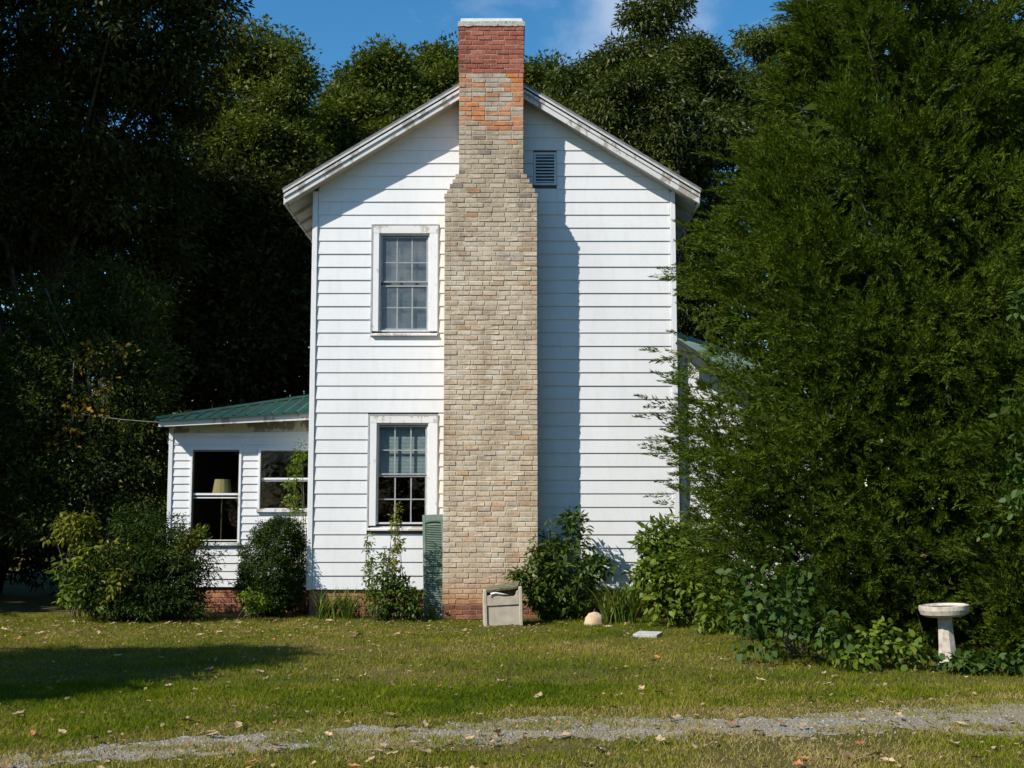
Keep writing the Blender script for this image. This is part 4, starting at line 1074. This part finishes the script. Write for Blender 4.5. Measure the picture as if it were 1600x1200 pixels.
# rock, paving slab
def blob(name, c, r, mat, label, cat, seed, flat=0.25, jag=0.10):
    rng = np.random.default_rng(seed); nu, nv = 22, 12; V_ = []; F_ = []
    ph = rng.random((6, 3)) * 6
    for j in range(nv + 1):
        th = math.pi * j / nv
        for i in range(nu):
            a = 2 * math.pi * i / nu; d = np.array((math.sin(th) * math.cos(a), math.sin(th) * math.sin(a), math.cos(th)))
            k = 1 + jag * sum(math.sin(2.2 * (q + 1) * 0.6 * d[q % 3] * 2 + ph[q, 0]) for q in range(6)) / 3
            p = d * k * np.array(r); p[2] = max(p[2], -flat * r[2]); V_.append(p)
    for j in range(nv):
        for i in range(nu):
            F_.append((j * nu + i, (j + 1) * nu + i, (j + 1) * nu + (i + 1) % nu, j * nu + (i + 1) % nu))
    o = MB().add(V_, F_).build(name, mat, None, c, smooth=True)
    return tag(o, label, cat)
rk = gnd(928, 977)
blob('garden_rock', (rk[0], rk[1], 0.03), (0.145, 0.12, 0.155), 'sandstone', 'rounded tan sandstone rock at the edge of the plant bed', 'rock', 3)
rk2 = gnd(951, 980)
blob('garden_stone', (rk2[0], rk2[1], 0.01), (0.07, 0.05, 0.02), 'sandstone', 'small flat tan stone lying just beside the rounded rock', 'rock', 9)
sp_ = gnd(1015, 996)
m = MB().prism([(-0.17, 0.0), (0.15, 0.0), (0.15, 0.045), (-0.17, 0.045)], -0.15, 0.15)
slab_o = tag(bevel(m.build('concrete_slab', 'slab_concrete', None, (sp_[0], sp_[1] + 0.1, 0.004), (math.radians(3), 0, math.radians(-22))), 0.008, 2), 'flat grey concrete paver lying on the lawn', 'paver')

# ------------------------------------------------------------------ bird bath
bb = gnd(1483, 1044)
bath = tag(empty('bird_bath', (bb[0], bb[1], 0), (0, math.radians(-3), 0)), 'pale cast stone bird bath standing against the big cedar', 'bird bath')
MB().lathe([(0.125, 0.0), (0.122, 0.03), (0.100, 0.10), (0.088, 0.22), (0.078, 0.40), (0.074, 0.50), (0.085, 0.53)], 8).build('pedestal', 'cast_stone', bath)
rg = random.Random(2); wob = [rg.uniform(-0.025, 0.02) for _ in range(40)]
MB().lathe([(0.06, 0.525), (0.19, 0.53), (0.235, 0.555), (0.25, 0.60), (0.248, 0.640), (0.228, 0.645), (0.208, 0.615), (0.16, 0.59), (0.02, 0.58)], 40, wob=lambda i: wob[i] * 0.5).build('basin', 'cast_stone', bath, smooth=False)
MB().lathe([(0.02, 0.618), (0.205, 0.619)], 24).build('water', 'stain_water', bath)

# ------------------------------------------------------------------ trees
# large cedar filling the right of the view; thinner at the back and where house and wing show through
def cedar_keep(P):
    q = np.random.default_rng(5).random(len(P))
    gap = (P[:, 0] < 3.25) & (P[:, 0] > 1.9) & (P[:, 2] > 2.9) & (P[:, 2] < 4.35)
    return ((P[:, 1] < 16.7) | (q < 0.18)) & (~gap | (q < 0.38))
cb_ = np.array((5.25, 16.1, 0))
cedar('cedar_tree', 'huge feathery red cedar covering the right side of the house', cb_,
      [(0.15, 2.75), (0.9, 3.25), (2.2, 3.35), (3.6, 3.22), (5.0, 2.9), (6.2, 2.35), (7.6, 1.75), (9.0, 1.15), (10.4, 0.5), (11.2, 0.1)],
      21500, 68, 0.34, 0.068, 0.0165, 0.15, 21, 58, keep=cedar_keep)
cedar('cedar_tree', 'smaller cedar at the right edge just behind the bird bath', np.array((6.25, 13.25, 0)),
      [(0.1, 1.25), (1.0, 1.5), (2.5, 1.35), (4.0, 0.9), (5.2, 0.4), (6.0, 0.1)],
      3800, 60, 0.34, 0.068, 0.0165, 0.08, 22, 34)
# trees behind the house
OAKS = 'trees rising behind the house'
tree('oak_tree', 'sunlit yellowish green oak rising behind the porch', gnd(415, 888.7) * 0 + np.array((at(415, 600, 34)[0], 34, 0)),
     [lob(405, 95, 34, 40, 50), lob(455, 120, 33, 32, 60), lob(370, 150, 34, 60, 60), lob(445, 190, 33, 45, 60), lob(350, 215, 33, 70, 60), lob(410, 250, 32.5, 80, 60), lob(450, 290, 33, 50, 60), lob(340, 310, 33, 70, 50)],
     460, 210, 0.135, 0.075, 'leaf_oak', 0.62, 0.28, 31, OAKS)
tree('oak_tree', 'round topped green tree behind the roof, left of the chimney', np.array((at(585, 600, 38)[0], 38, 0)),
     [lob(605, 112, 38, 36, 38), lob(555, 150, 38, 48, 40), lob(540, 205, 37, 60, 60), lob(615, 165, 38, 45, 45), lob(600, 230, 37, 70, 60), lob(520, 260, 37, 50, 60)],
     340, 190, 0.145, 0.085, 'leaf_oak', 0.62, 0.26, 32, OAKS)
tree('oak_tree', 'green tree directly behind the chimney stack, left part showing', np.array((at(700, 600, 41)[0], 41, 0)),
     [lob(680, 110, 41, 36, 38), lob(715, 95, 41, 40, 36), lob(665, 165, 40, 45, 50), lob(720, 165, 40, 60, 60), lob(690, 230, 40, 70, 60), lob(640, 220, 40, 45, 50)],
     340, 190, 0.15, 0.09, 'leaf_oak', 0.64, 0.26, 33, OAKS)
tree('oak_tree', 'small green treetop showing above the roof right of the chimney', np.array((at(845, 600, 42)[0], 42, 0)),
     [lob(850, 130, 42, 36, 30), lob(815, 150, 42, 40, 40), lob(880, 165, 42, 30, 40), lob(850, 200, 41, 70, 50)],
     220, 190, 0.15, 0.09, 'leaf_oak', 0.62, 0.24, 34, OAKS)
tree('walnut_tree', 'tall dark tree with drooping leaves behind the right roof slope', np.array((at(1030, 600, 29)[0], 29, 0)),
     [lob(1005, 30, 29, 30, 30), lob(1048, -5, 29, 28, 36), lob(1040, 50, 29, 22, 26), lob(965, 95, 29, 46, 34), lob(905, 125, 29, 26, 26), lob(1080, 95, 29, 40, 30), lob(1150, 150, 29, 30, 30), lob(1050, 115, 29, 62, 50), lob(1105, 130, 29, 55, 55), lob(935, 140, 29, 46, 45), lob(1000, 160, 28, 90, 60),
      lob(1130, 190, 29, 40, 50), lob(1080, 215, 28, 90, 60), lob(950, 215, 28, 70, 50), lob(1010, 265, 28, 90, 60), lob(1110, 290, 28.5, 70, 80), lob(1090, 400, 28.5, 80, 80), lob(1080, 480, 28.5, 60, 60)],
     860, 190, 0.135, 0.05, 'leaf_walnut', 0.50, 0.30, 35, OAKS, droop=0.55, n_limb=40)
tree('walnut_tree', 'lighter open tree between the dark walnut and the cedar', np.array((at(1235, 600, 34)[0], 34, 0)),
     [lob(1210, 65, 34, 46, 38), lob(1165, 80, 34, 22, 20), lob(1255, 95, 34, 50, 55), lob(1205, 130, 34, 40, 30), lob(1180, 200, 34, 50, 40), lob(1260, 180, 34, 60, 60), lob(1300, 60, 34, 50, 60), lob(1210, 260, 34, 70, 60)],
     330, 150, 0.145, 0.055, 'leaf_oak', 0.50, 0.24, 36, OAKS, droop=0.5, n_limb=40)
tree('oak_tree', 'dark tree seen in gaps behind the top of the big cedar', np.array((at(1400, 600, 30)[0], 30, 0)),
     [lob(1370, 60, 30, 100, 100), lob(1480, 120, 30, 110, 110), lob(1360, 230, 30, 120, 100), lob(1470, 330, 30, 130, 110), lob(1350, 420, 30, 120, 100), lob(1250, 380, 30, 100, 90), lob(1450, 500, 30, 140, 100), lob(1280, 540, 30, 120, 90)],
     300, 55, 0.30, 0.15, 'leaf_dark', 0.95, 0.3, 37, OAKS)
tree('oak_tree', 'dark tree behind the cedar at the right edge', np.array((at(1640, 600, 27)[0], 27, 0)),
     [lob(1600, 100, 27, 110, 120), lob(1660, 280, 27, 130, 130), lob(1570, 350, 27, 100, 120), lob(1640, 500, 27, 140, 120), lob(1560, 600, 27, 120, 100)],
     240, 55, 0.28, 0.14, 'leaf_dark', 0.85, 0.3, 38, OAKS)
# shady trees on the left
LEFT = 'shady trees left of the house'
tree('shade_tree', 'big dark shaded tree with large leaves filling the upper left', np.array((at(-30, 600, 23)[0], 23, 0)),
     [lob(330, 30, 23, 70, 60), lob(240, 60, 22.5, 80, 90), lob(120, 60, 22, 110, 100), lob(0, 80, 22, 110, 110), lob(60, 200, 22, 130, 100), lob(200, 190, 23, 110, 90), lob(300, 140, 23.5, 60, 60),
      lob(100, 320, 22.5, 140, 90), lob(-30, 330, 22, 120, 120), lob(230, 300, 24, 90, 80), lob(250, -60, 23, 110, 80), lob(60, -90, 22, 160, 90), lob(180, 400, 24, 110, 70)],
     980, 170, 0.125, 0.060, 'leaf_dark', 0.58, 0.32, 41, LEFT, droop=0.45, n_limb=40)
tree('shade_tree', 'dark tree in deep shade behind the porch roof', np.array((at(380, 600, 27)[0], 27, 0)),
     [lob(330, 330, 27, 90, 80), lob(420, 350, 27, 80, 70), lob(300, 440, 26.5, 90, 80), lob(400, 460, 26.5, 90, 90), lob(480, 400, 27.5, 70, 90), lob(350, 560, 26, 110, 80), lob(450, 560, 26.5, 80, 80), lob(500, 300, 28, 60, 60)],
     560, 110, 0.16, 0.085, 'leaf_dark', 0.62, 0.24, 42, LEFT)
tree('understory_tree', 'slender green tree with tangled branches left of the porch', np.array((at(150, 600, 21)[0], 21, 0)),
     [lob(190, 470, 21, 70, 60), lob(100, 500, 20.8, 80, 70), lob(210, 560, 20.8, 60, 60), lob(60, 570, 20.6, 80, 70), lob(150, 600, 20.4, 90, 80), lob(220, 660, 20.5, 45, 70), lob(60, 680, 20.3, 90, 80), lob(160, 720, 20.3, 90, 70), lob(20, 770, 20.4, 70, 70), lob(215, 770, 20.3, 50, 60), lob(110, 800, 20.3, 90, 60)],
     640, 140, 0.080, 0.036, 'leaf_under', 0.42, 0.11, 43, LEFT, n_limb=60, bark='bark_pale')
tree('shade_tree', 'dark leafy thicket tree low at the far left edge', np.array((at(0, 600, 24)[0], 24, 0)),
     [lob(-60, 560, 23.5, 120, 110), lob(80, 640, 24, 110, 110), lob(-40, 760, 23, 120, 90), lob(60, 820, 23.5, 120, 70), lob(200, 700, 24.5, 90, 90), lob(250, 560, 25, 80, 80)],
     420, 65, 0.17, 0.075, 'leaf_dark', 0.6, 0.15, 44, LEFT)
# trees outside the picture whose shade falls into it
OFF = 'trees beside the lawn that shade the left side'
def shade_dir(w, s): return np.array((s * 0.8 - w * 0.6, s * 0.6 + w * 0.8, 0))
o_ = shade_dir(13.0, -1.25)
tree('yard_tree', 'dense small tree left of the lawn throwing the long shadow', o_,
     [(o_ + np.array((0, 0, 5.25)), np.array((0.95, 0.95, 1.4))), (o_ + np.array((0, 0, 4.0)), np.array((1.8, 1.8, 1.6))), (o_ + np.array((-.1, -.1, 2.6)), np.array((2.2, 2.2, 1.5)))],
     620, 70, 0.17, 0.11, 'leaf_mid', 0.38, 0.13, 51, OFF)
for lab, bx_, by_, hh, r_, sd in (('tall dense tree left of the porch shading the thicket', -14.3, 19.3, 17.5, 3.9, 52), ('tall dense tree behind the first, shading the far trees', -17.6, 24.2, 19.0, 4.6, 53)):
    o_ = np.array((bx_, by_, 0.0))
    tree('yard_tree', lab, o_, [(o_ + np.array((0, 0, hh * q)), np.array((r_ * k_, r_ * k_, hh * 0.2))) for q, k_ in ((0.25, 0.85), (0.45, 1.0), (0.65, 1.0), (0.82, 0.8))],
         430, 50, 0.42, 0.26, 'leaf_dark', 0.9, 0.3, sd, OFF)

# far wood closing the view behind everything
rng = np.random.default_rng(61)
n = 1500
C = np.stack([rng.uniform(-34, 34, n), rng.uniform(46, 54, n), rng.random(n) ** 0.8 * 10.5], 1)
C[:, 2] *= (0.75 + 0.35 * vnoise(C[:, 0], C[:, 1] * 0, 8, 0.25)) * np.where(C[:, 0] < -10, 1.45, 1.0)
V, v = foliage(rng, C, rdir(rng, n), 42, 1.25, 0.5, 0.28, 0.25, 0.8)
nr = 1300; ar = rng.uniform(math.radians(118), math.radians(422), nr); rr_ = rng.uniform(46, 54, nr)  # unseen ring of trees round the camera, added to darken window reflections
C2 = np.stack([rr_ * np.cos(ar), rr_ * np.sin(ar), rng.random(nr) ** 0.8 * (11 + 3 * np.sin(ar * 9) + 2 * np.sin(ar * 23))], 1)
V2, v2 = foliage(rng, C2, rdir(rng, nr), 18, 1.9, 1.15, 0.75, 0.25, 0.8)
V = np.concatenate([V, V2]); v = np.concatenate([v, v2])
tag(place('woods', np_mesh('woods', V, 4, 'leaf_dark', v)), 'dense green wood far behind the house, plus an unseen added ring', 'woods', kind='stuff')

# ------------------------------------------------------------------ shrubs and garden plants
def bush(name, label, u, v, lobes, ncl, per, L, W, mat, cr, seed, cat='shrub', stems=18, sr=0.012, droop=0.2, group=None, inner=0.2, flat=0.7, bark='bark_pale'):
    b = gnd(u, v)
    return tree(name, label, b, lobes, ncl, per, L, W, mat, cr, sr, seed, group, droop, 0, bark, cat, inner, flat, stems)
# round clipped boxwood at the house corner
bush('boxwood', 'round dense clipped boxwood at the corner of house and porch', 427, 962,
     [lob(426, 882, 18.95, 50, 70, 0.52), lob(420, 915, 18.9, 50, 46, 0.50), lob(440, 845, 18.98, 36, 38, 0.36), lob(425, 935, 18.9, 44, 28, 0.46)],
     1600, 40, 0.036, 0.0175, 'leaf_box', 0.078, 71, stems=30, inner=0.66, flat=0.9)
# juniper-like shrub and yellowing saplings left of the porch
bush('shrub', 'wide dark green shrub left of the porch window', 235, 966,
     [lob(240, 890, 18.35, 90, 75, 0.6), lob(258, 862, 18.5, 44, 50, 0.4), lob(180, 900, 18.3, 66, 56, 0.5), lob(276, 915, 18.4, 46, 50, 0.45), lob(215, 840, 18.5, 45, 50, 0.4), lob(230, 945, 18.2, 95, 24, 0.5)],
     700, 60, 0.075, 0.019, 'leaf_box', 0.17, 72, stems=40)
bush('sapling', 'sapling with yellowing compound leaves arching over the dark shrub', 120, 966,
     [lob(110, 822, 18.2, 34, 18, 0.2), lob(90, 838, 18.2, 22, 16, 0.2), lob(125, 840, 18.2, 18, 14, 0.2)],
     34, 22, 0.10, 0.042, 'leaf_yellow', 0.14, 73, 'sapling', 8, 0.008, 0.5)
bush('sapling', 'green sapling at the left end of the dark shrub', 130, 966,
     [lob(115, 890, 18.1, 30, 40, 0.25), lob(130, 930, 18.0, 36, 26, 0.25), lob(105, 915, 18.1, 22, 20, 0.2)],
     44, 16, 0.11, 0.05, 'leaf_bright', 0.15, 74, 'sapling', 10, 0.008, 0.4)
bush('sapling', 'yellow green sapling growing up through the dark shrub', 178, 966,
     [lob(178, 870, 18.0, 22, 34, 0.2), lob(185, 910, 17.9, 24, 32, 0.2), lob(140, 872, 18.0, 16, 14, 0.15)],
     36, 14, 0.095, 0.042, 'leaf_yellow', 0.13, 75, 'sapling', 10, 0.008, 0.4)
bush('sapling', 'thin pale branch of leaves below the porch window', 292, 966,
     [lob(288, 852, 18.25, 22, 20, 0.15), lob(302, 835, 18.3, 14, 14, 0.1), lob(280, 872, 18.25, 18, 16, 0.15)],
     34, 14, 0.085, 0.036, 'leaf_yellow', 0.12, 76, 'sapling', 8, 0.006, 0.4)
bush('vine', 'orange and yellow leaved vine hanging in the dark thicket', 150, 950,
     [lob(150, 560, 20.0, 22, 28, 0.2), lob(135, 640, 19.9, 36, 18, 0.2), lob(115, 665, 19.9, 26, 14, 0.2), lob(160, 600, 20.0, 14, 20, 0.2), lob(95, 690, 19.9, 22, 20, 0.2), lob(190, 560, 20.0, 16, 14, 0.2)],
     44, 10, 0.085, 0.065, 'leaf_orange', 0.2, 77, 'vine', 14, 0.01, 0.5)
bush('vine', 'small leaved vine climbing at the porch window corner', 466, 958,
     [lob(463, 740, 19.3, 11, 34, 0.1), lob(455, 770, 19.3, 9, 30, 0.1), lob(467, 805, 19.25, 12, 28, 0.1), lob(468, 710, 19.35, 6, 16, 0.1)],
     60, 16, 0.06, 0.026, 'leaf_bright', 0.09, 78, 'vine', 12, 0.006, 0.4)
bush('weed', 'low bright green weed at the foot of the boxwood', 395, 968,
     [lob(398, 945, 17.9, 20, 18, 0.2), lob(388, 935, 17.9, 12, 14, 0.2)], 36, 18, 0.055, 0.035, 'leaf_bright', 0.09, 79, 'weed', 10, 0.005)
# bed under the lower window
bush('shrub', 'leafy green shrub under the lower window by the shutter', 610, 968,
     [lob(612, 932, 18.2, 36, 30, 0.26), lob(637, 935, 18.2, 20, 30, 0.2), lob(590, 945, 18.15, 22, 20, 0.2), lob(612, 905, 18.3, 26, 22, 0.2), lob(652, 950, 18.1, 12, 18, 0.15)],
     110, 16, 0.078, 0.038, 'leaf_mid', 0.13, 81, stems=24)
TW = 'tall weeds in the bed under the lower window'
for lab, u, u1, v1, sd in (('tallest upright yellow green weed in front of the lower window', 612, 620, 786, 82), ('upright weed at the left of the window bed', 582, 578, 838, 83), ('upright weed between the tallest weed and the left one', 600, 601, 846, 84)):
    hh = [lob(u1, v1 + 8, 18.25, 5, 10, 0.06), lob(u1 - 1, v1 + 30, 18.25, 8, 16, 0.08), lob(u1 + 1, v1 + 60, 18.25, 9, 18, 0.1), lob((u + u1) / 2, v1 + 90, 18.2, 10, 18, 0.1)]
    bush('tall_weed', lab, u, 968, hh, 60, 12, 0.062, 0.022, 'leaf_bright' if sd != 82 else 'leaf_yellow', 0.055, sd, 'weed', 9, 0.006, 0.45, TW, bark='stem_green')
# plants right of the chimney
bush('shrub', 'dark leafy shrub with upright stems right of the chimney', 882, 966,
     [lob(885, 905, 18.25, 46, 50, 0.32), lob(860, 870, 18.35, 24, 40, 0.2), lob(893, 840, 18.4, 18, 36, 0.18), lob(925, 895, 18.3, 30, 34, 0.22), lob(898, 815, 18.4, 10, 14, 0.1), lob(858, 930, 18.2, 30, 30, 0.25), lob(945, 880, 18.3, 14, 12, 0.12)],
     150, 20, 0.10, 0.040, 'leaf_mid', 0.15, 85, stems=40, sr=0.007)
bush('weed', 'small spreading weed over the broken box', 828, 962,
     [lob(812, 892, 18.0, 20, 12, 0.12), lob(826, 908, 18.0, 18, 18, 0.14), lob(838, 862, 18.15, 9, 26, 0.1), lob(834, 925, 18.0, 16, 20, 0.15)],
     80, 14, 0.085, 0.034, 'leaf_mid', 0.1, 86, 'weed', 14, 0.005, 0.3)
bush('shrub', 'bright yellow green bush between the white wall and the cedar', 1050, 962,
     [lob(1040, 850, 17.6, 34, 46, 0.3), lob(1025, 905, 17.6, 30, 36, 0.3), lob(1062, 900, 17.4, 40, 50, 0.35), lob(1015, 845, 17.7, 22, 14, 0.2), lob(1045, 940, 17.4, 40, 22, 0.3), lob(1010, 892, 17.6, 16, 16, 0.15), lob(1105, 890, 16.9, 36, 60, 0.3), lob(1130, 940, 16.4, 36, 40, 0.3)],
     270, 22, 0.12, 0.055, 'leaf_bright', 0.18, 87, stems=26)
# broad-leaved vines at the foot of the cedar
bush('vine', 'broad green leaved vine climbing the foot of the cedar', 1235, 1022,
     [lob(1180, 955, 13.5, 34, 40, 0.25), lob(1230, 935, 13.1, 30, 46, 0.25), lob(1252, 880, 13.1, 22, 34, 0.2), lob(1262, 985, 12.9, 46, 34, 0.25), lob(1162, 905, 14.0, 16, 34, 0.2), lob(1310, 990, 12.75, 30, 34, 0.2), lob(1205, 1000, 13.2, 50, 18, 0.25)],
     90, 10, 0.10, 0.065, 'leaf_vine', 0.19, 88, 'vine', 24, 0.006, 0.35)
bush('vine', 'low leafy vine with yellowing leaves left of the bird bath', 1390, 1042,
     [lob(1350, 1005, 12.65, 30, 26, 0.2), lob(1385, 1000, 12.7, 26, 24, 0.2), lob(1425, 1022, 12.6, 34, 22, 0.2), lob(1330, 1025, 12.6, 34, 14, 0.2)],
     70, 10, 0.085, 0.06, 'leaf_bright', 0.13, 89, 'vine', 14, 0.005, 0.35)
bush('vine', 'low leafy ground vine round the bird bath foot', 1530, 1050,
     [lob(1500, 1045, 12.3, 26, 10, 0.15), lob(1545, 1048, 12.3, 34, 14, 0.2), lob(1590, 1046, 12.2, 30, 18, 0.2)],
     50, 10, 0.08, 0.06, 'leaf_vine', 0.12, 90, 'vine', 12, 0.005, 0.35)
bush('vine', 'pale leaved vine hanging at the right edge of the cedar', 1592, 1050,
     [lob(1592, 640, 12.0, 16, 40, 0.2), lob(1590, 760, 12.0, 16, 40, 0.2), lob(1560, 825, 12.0, 20, 16, 0.2), lob(1600, 480, 12.2, 16, 30, 0.2)],
     44, 12, 0.095, 0.05, 'leaf_vine', 0.14, 91, 'vine', 0, 0.006, 0.4)

# arching strap-leaved clumps
def lily(label, u, v, wpx, hpx, n_, seed, group='strap-leaved clumps along the house'):
    rng = np.random.default_rng(seed); b = gnd(u, v); k = b[1] / F_PX; W = wpx * k; H = hpx * k
    faces = []; att = []
    for i in range(n_):
        o = np.array((rng.uniform(-0.38, 0.38) * W, rng.uniform(-0.12, 0.12), 0)); a = rng.random() * 6.28; L = H * rng.uniform(0.9, 1.7)
        d = np.array((math.cos(a), math.sin(a) * 0.8, 0)); sd = np.array((-d[1], d[0], 0)); lean = rng.uniform(0.25, 0.8); wd = rng.uniform(0.009, 0.016)
        prev = None
        for j in range(6):
            t = j / 5; p = o + d * L * lean * t ** 1.6 + np.array((0, 0, L * (t - 0.42 * lean * t ** 2.4))); p[2] = max(p[2], 0.005)
            ww = wd * (1 - t ** 2) + 0.001
            cur = (p + sd * ww, p - sd * ww)
            if prev is not None: faces += [prev[0], prev[1], cur[1], cur[0]]; att.append(0)
            prev = cur
        tone = rng.random(); att[-5:] = [tone] * 5
    o = place('lily_clump', np_mesh('lily_clump', np.array(faces), 4, 'leaf_lily', np.array(att)), None, b)
    return tag(o, label, 'plant', group)
lily('wide clump of arching strap leaves at the left of the window bed', 525, 967, 76, 36, 150, 1)
lily('small clump of strap leaves at the foot of the shutter', 640, 970, 44, 26, 60, 2)
lily('strap leaf tuft just right of the shutter foot', 676, 968, 22, 18, 26, 3)
lily('clump of strap leaves below the dark shrub beside the box', 862, 968, 50, 44, 90, 4)
lily('largest clump of strap leaves right of the tan rock', 968, 974, 64, 54, 150, 5)
lily('clump of strap leaves between tan rock and dark shrub', 908, 968, 46, 32, 70, 6)

# ------------------------------------------------------------------ grass and fallen leaves
rng = np.random.default_rng(91)
def grass_blades(n, x0, x1, y0, y1):
    x = rng.uniform(x0, x1, n); y = rng.uniform(y0, y1, n)
    far = np.interp(x, xs, yf); near = np.interp(x, xs, yn)
    dn = vnoise(x, y, 1, 0.9) * 0.5 + vnoise(x, y, 2, 3.2) * 0.5
    keep = np.ones(n, bool); r = rng.random(n)
    ins = (y < far) & (y > near)
    mid = np.minimum(far - y, y - near)
    patch = 0.6 * vnoise(x, y * 2, 3, 2.0) + 0.4 * vnoise(x, y * 2, 13, 6.0)
    keep &= ~(ins & (r > np.where(patch > 0.53, 0.9, 0.12)))
    fore = y <= near
    keep &= ~(fore & (r > 0.30 + 0.55 * (vnoise(x, y, 4, 2.0) > 0.45)))
    edge = (y > far) & (y < far + 0.45); keep &= ~(edge & (r > 0.65))
    keep &= r < 0.55 + 0.65 * dn
    house_in = (y > HY - 0.05) & (x > -5.6); keep &= ~house_in
    return x[keep], y[keep], dn[keep], (fore | edge | ins)[keep]
X, Y, DN, FR = [np.concatenate(q) for q in zip(grass_blades(360000, -8.6, 8.6, 6.6, 19.4), grass_blades(150000, -5.6, 5.6, 6.6, 11.5))]
n = len(X)
h = rng.uniform(0.020, 0.058, n) * (0.45 + 1.15 * DN * vnoise(X, Y, 17, 6.0) ** 0.5) * np.where(FR, 0.8, 1.0)
a = rng.random(n) * 6.28; w = rng.uniform(0.0028, 0.0052, n)
lean = rng.normal(scale=0.55, size=(n, 2)) * h[:, None]
p0 = np.stack([X - np.cos(a) * w, Y - np.sin(a) * w, np.full(n, 0.001)], 1); p1 = np.stack([X + np.cos(a) * w, Y + np.sin(a) * w, np.full(n, 0.001)], 1)
p2 = np.stack([X + lean[:, 0], Y + lean[:, 1], h], 1)
tone = vnoise(X, Y, 7, 0.55) * 0.45 + vnoise(X, Y, 9, 2.2) * 0.35 + vnoise(X, Y, 19, 6.5) * 0.20
tone = np.clip((tone - 0.5) * 1.5 + 0.5, 0, 1)
v = np.clip(0.10 + 0.86 * (1 - tone) + rng.normal(scale=0.20, size=n) + np.where(FR, 0.34, 0) - 0.10, 0, 1)
tag(place('grass', np_mesh('grass', np.stack([p0, p1, p2], 1).reshape(-1, 3), 3, 'grass', v)), 'short patchy mown lawn grass', 'grass', kind='stuff')

leaf_mat('litter', [(0, (0.14, 0.085, 0.045)), (0.5, (0.32, 0.22, 0.12)), (0.9, (0.44, 0.32, 0.19)), (1, (0.42, 0.17, 0.06))], 0.15, 0.0)
n = 3000
lx = np.concatenate([rng.uniform(-8, 0.5, 900), rng.uniform(-7.5, 7.5, 2100)]); ly = np.concatenate([18.1 - rng.random(900) ** 1.6 * 2.6, rng.uniform(7.0, 17.8, 2100)])
LPp = np.stack([lx, ly, rng.uniform(0.012, 0.035, n)], 1); ld = rdir(rng, n); ld[:, 2] *= 0.25
LV = leaf_quads(LPp, unit(ld), unit(rdir(rng, n) * 0.35 + np.array((0, 0, 1.0))), rng.uniform(0.025, 0.06, n), rng.uniform(0.02, 0.04, n), rounded=True)
LV[:, 2] = np.maximum(LV[:, 2], 0.008)
tag(place('leaf_litter', np_mesh('leaf_litter', LV, 6, 'litter', rng.random(n))), 'crumbs of dry leaves caught in the grass', 'litter', kind='stuff')
def dead_leaf(seed):
    r = random.Random(seed); n_ = 11; pts = []
    for i in range(n_):
        t = i / (n_ - 1) * 2 * math.pi; rad = 0.5 * (0.62 + 0.38 * abs(math.cos(t))) * (0.82 + 0.28 * (i % 2)) * r.uniform(0.9, 1.1)
        x_ = rad * math.cos(t); y_ = rad * math.sin(t) * 0.75
        pts.append((x_, y_, 0.05 + 0.75 * y_ * y_ * r.uniform(0.4, 1.6) + 0.55 * x_ * x_ * r.uniform(-0.2, 1.2)))
    pts = pts[:-1]; m = MB(); c = len(pts)
    m.add(pts + [(0.05, 0, 0.03), (-0.05, 0, 0.03)], [])
    for i in range(c):
        j = (i + 1) % c; ctr = c if pts[i][0] + pts[j][0] > 0 else c + 1
        m.f.append((i, j, ctr))
    top = [i for i in range(c)]
    m.tube([(-0.45, 0, 0.06), (-0.75, 0.05, 0.02)], [0.018, 0.012], 3)
    return m.mesh('fallen_leaf', 'dry_leaf')
DL = [dead_leaf(i) for i in range(7)]
LG = 'fallen leaves scattered over the lawn and track'
LC = {'pale tan dry leaf': (0.46, 0.33, 0.19), 'brown dry leaf': (0.22, 0.125, 0.06), 'orange dry leaf': (0.44, 0.17, 0.06)}
names = list(LC); rl = random.Random(15)
cnt = 0
while cnt < 300:
    t = rl.random()
    yy = 7.2 + (17.9 - 7.2) * (t ** 1.15); xx = rl.uniform(-0.47, 0.47) * yy
    if rl.random() < 0.30: yy = rl.uniform(15.5, 17.9); xx = rl.uniform(-8, -0.8)
    elif rl.random() < 0.30: yy = rl.uniform(7.4, 9.6); xx = rl.uniform(-0.45, 0.45) * yy
    nm = names[0] if rl.random() < 0.62 else (names[1] if rl.random() < 0.62 else names[2])
    s_ = rl.uniform(0.055, 0.12); lf_ = rl.uniform(0.7, 1.2)
    o = place('fallen_leaf', DL[rl.randrange(7)], None, (xx, yy, 0.018 + rl.uniform(0, 0.02)), (rl.uniform(-0.35, 0.35), rl.uniform(-0.35, 0.35), rl.uniform(0, 6.28)), (s_, s_, s_))
    o.color = rgba(tuple(min(0.7, c_ * lf_) for c_ in LC[nm])); 
    fy_, ny_ = float(np.interp(xx, xs, yf)), float(np.interp(xx, xs, yn))
    where = 'in front of the gravel track' if yy < ny_ else ('lying on the gravel track' if yy < fy_ else ('on the mown grass just beyond the gravel track' if yy < 11.5 else ('on the middle of the lawn' if yy < 15 else ('on the lawn close to the porch and house' if xx < 1 else 'on the lawn close to the right plant bed'))))
    tag(o, nm + ' ' + where, 'leaf', 'fallen leaves ' + where); cnt += 1

# service cable to the porch eave
m = MB(); p0 = at(-60, 570, 21); p1 = at(252, 660, HY + PY - 0.3)
pts = [p0 + (p1 - p0) * t + np.array((0, 0, -0.25 * math.sin(math.pi * t))) for t in np.linspace(0, 1, 12)]
m.tube(pts, [0.006] * 12, 5)
tag(m.build('service_cable', 'cable', None), 'thin pale cable running from the trees to the porch eave', 'cable')
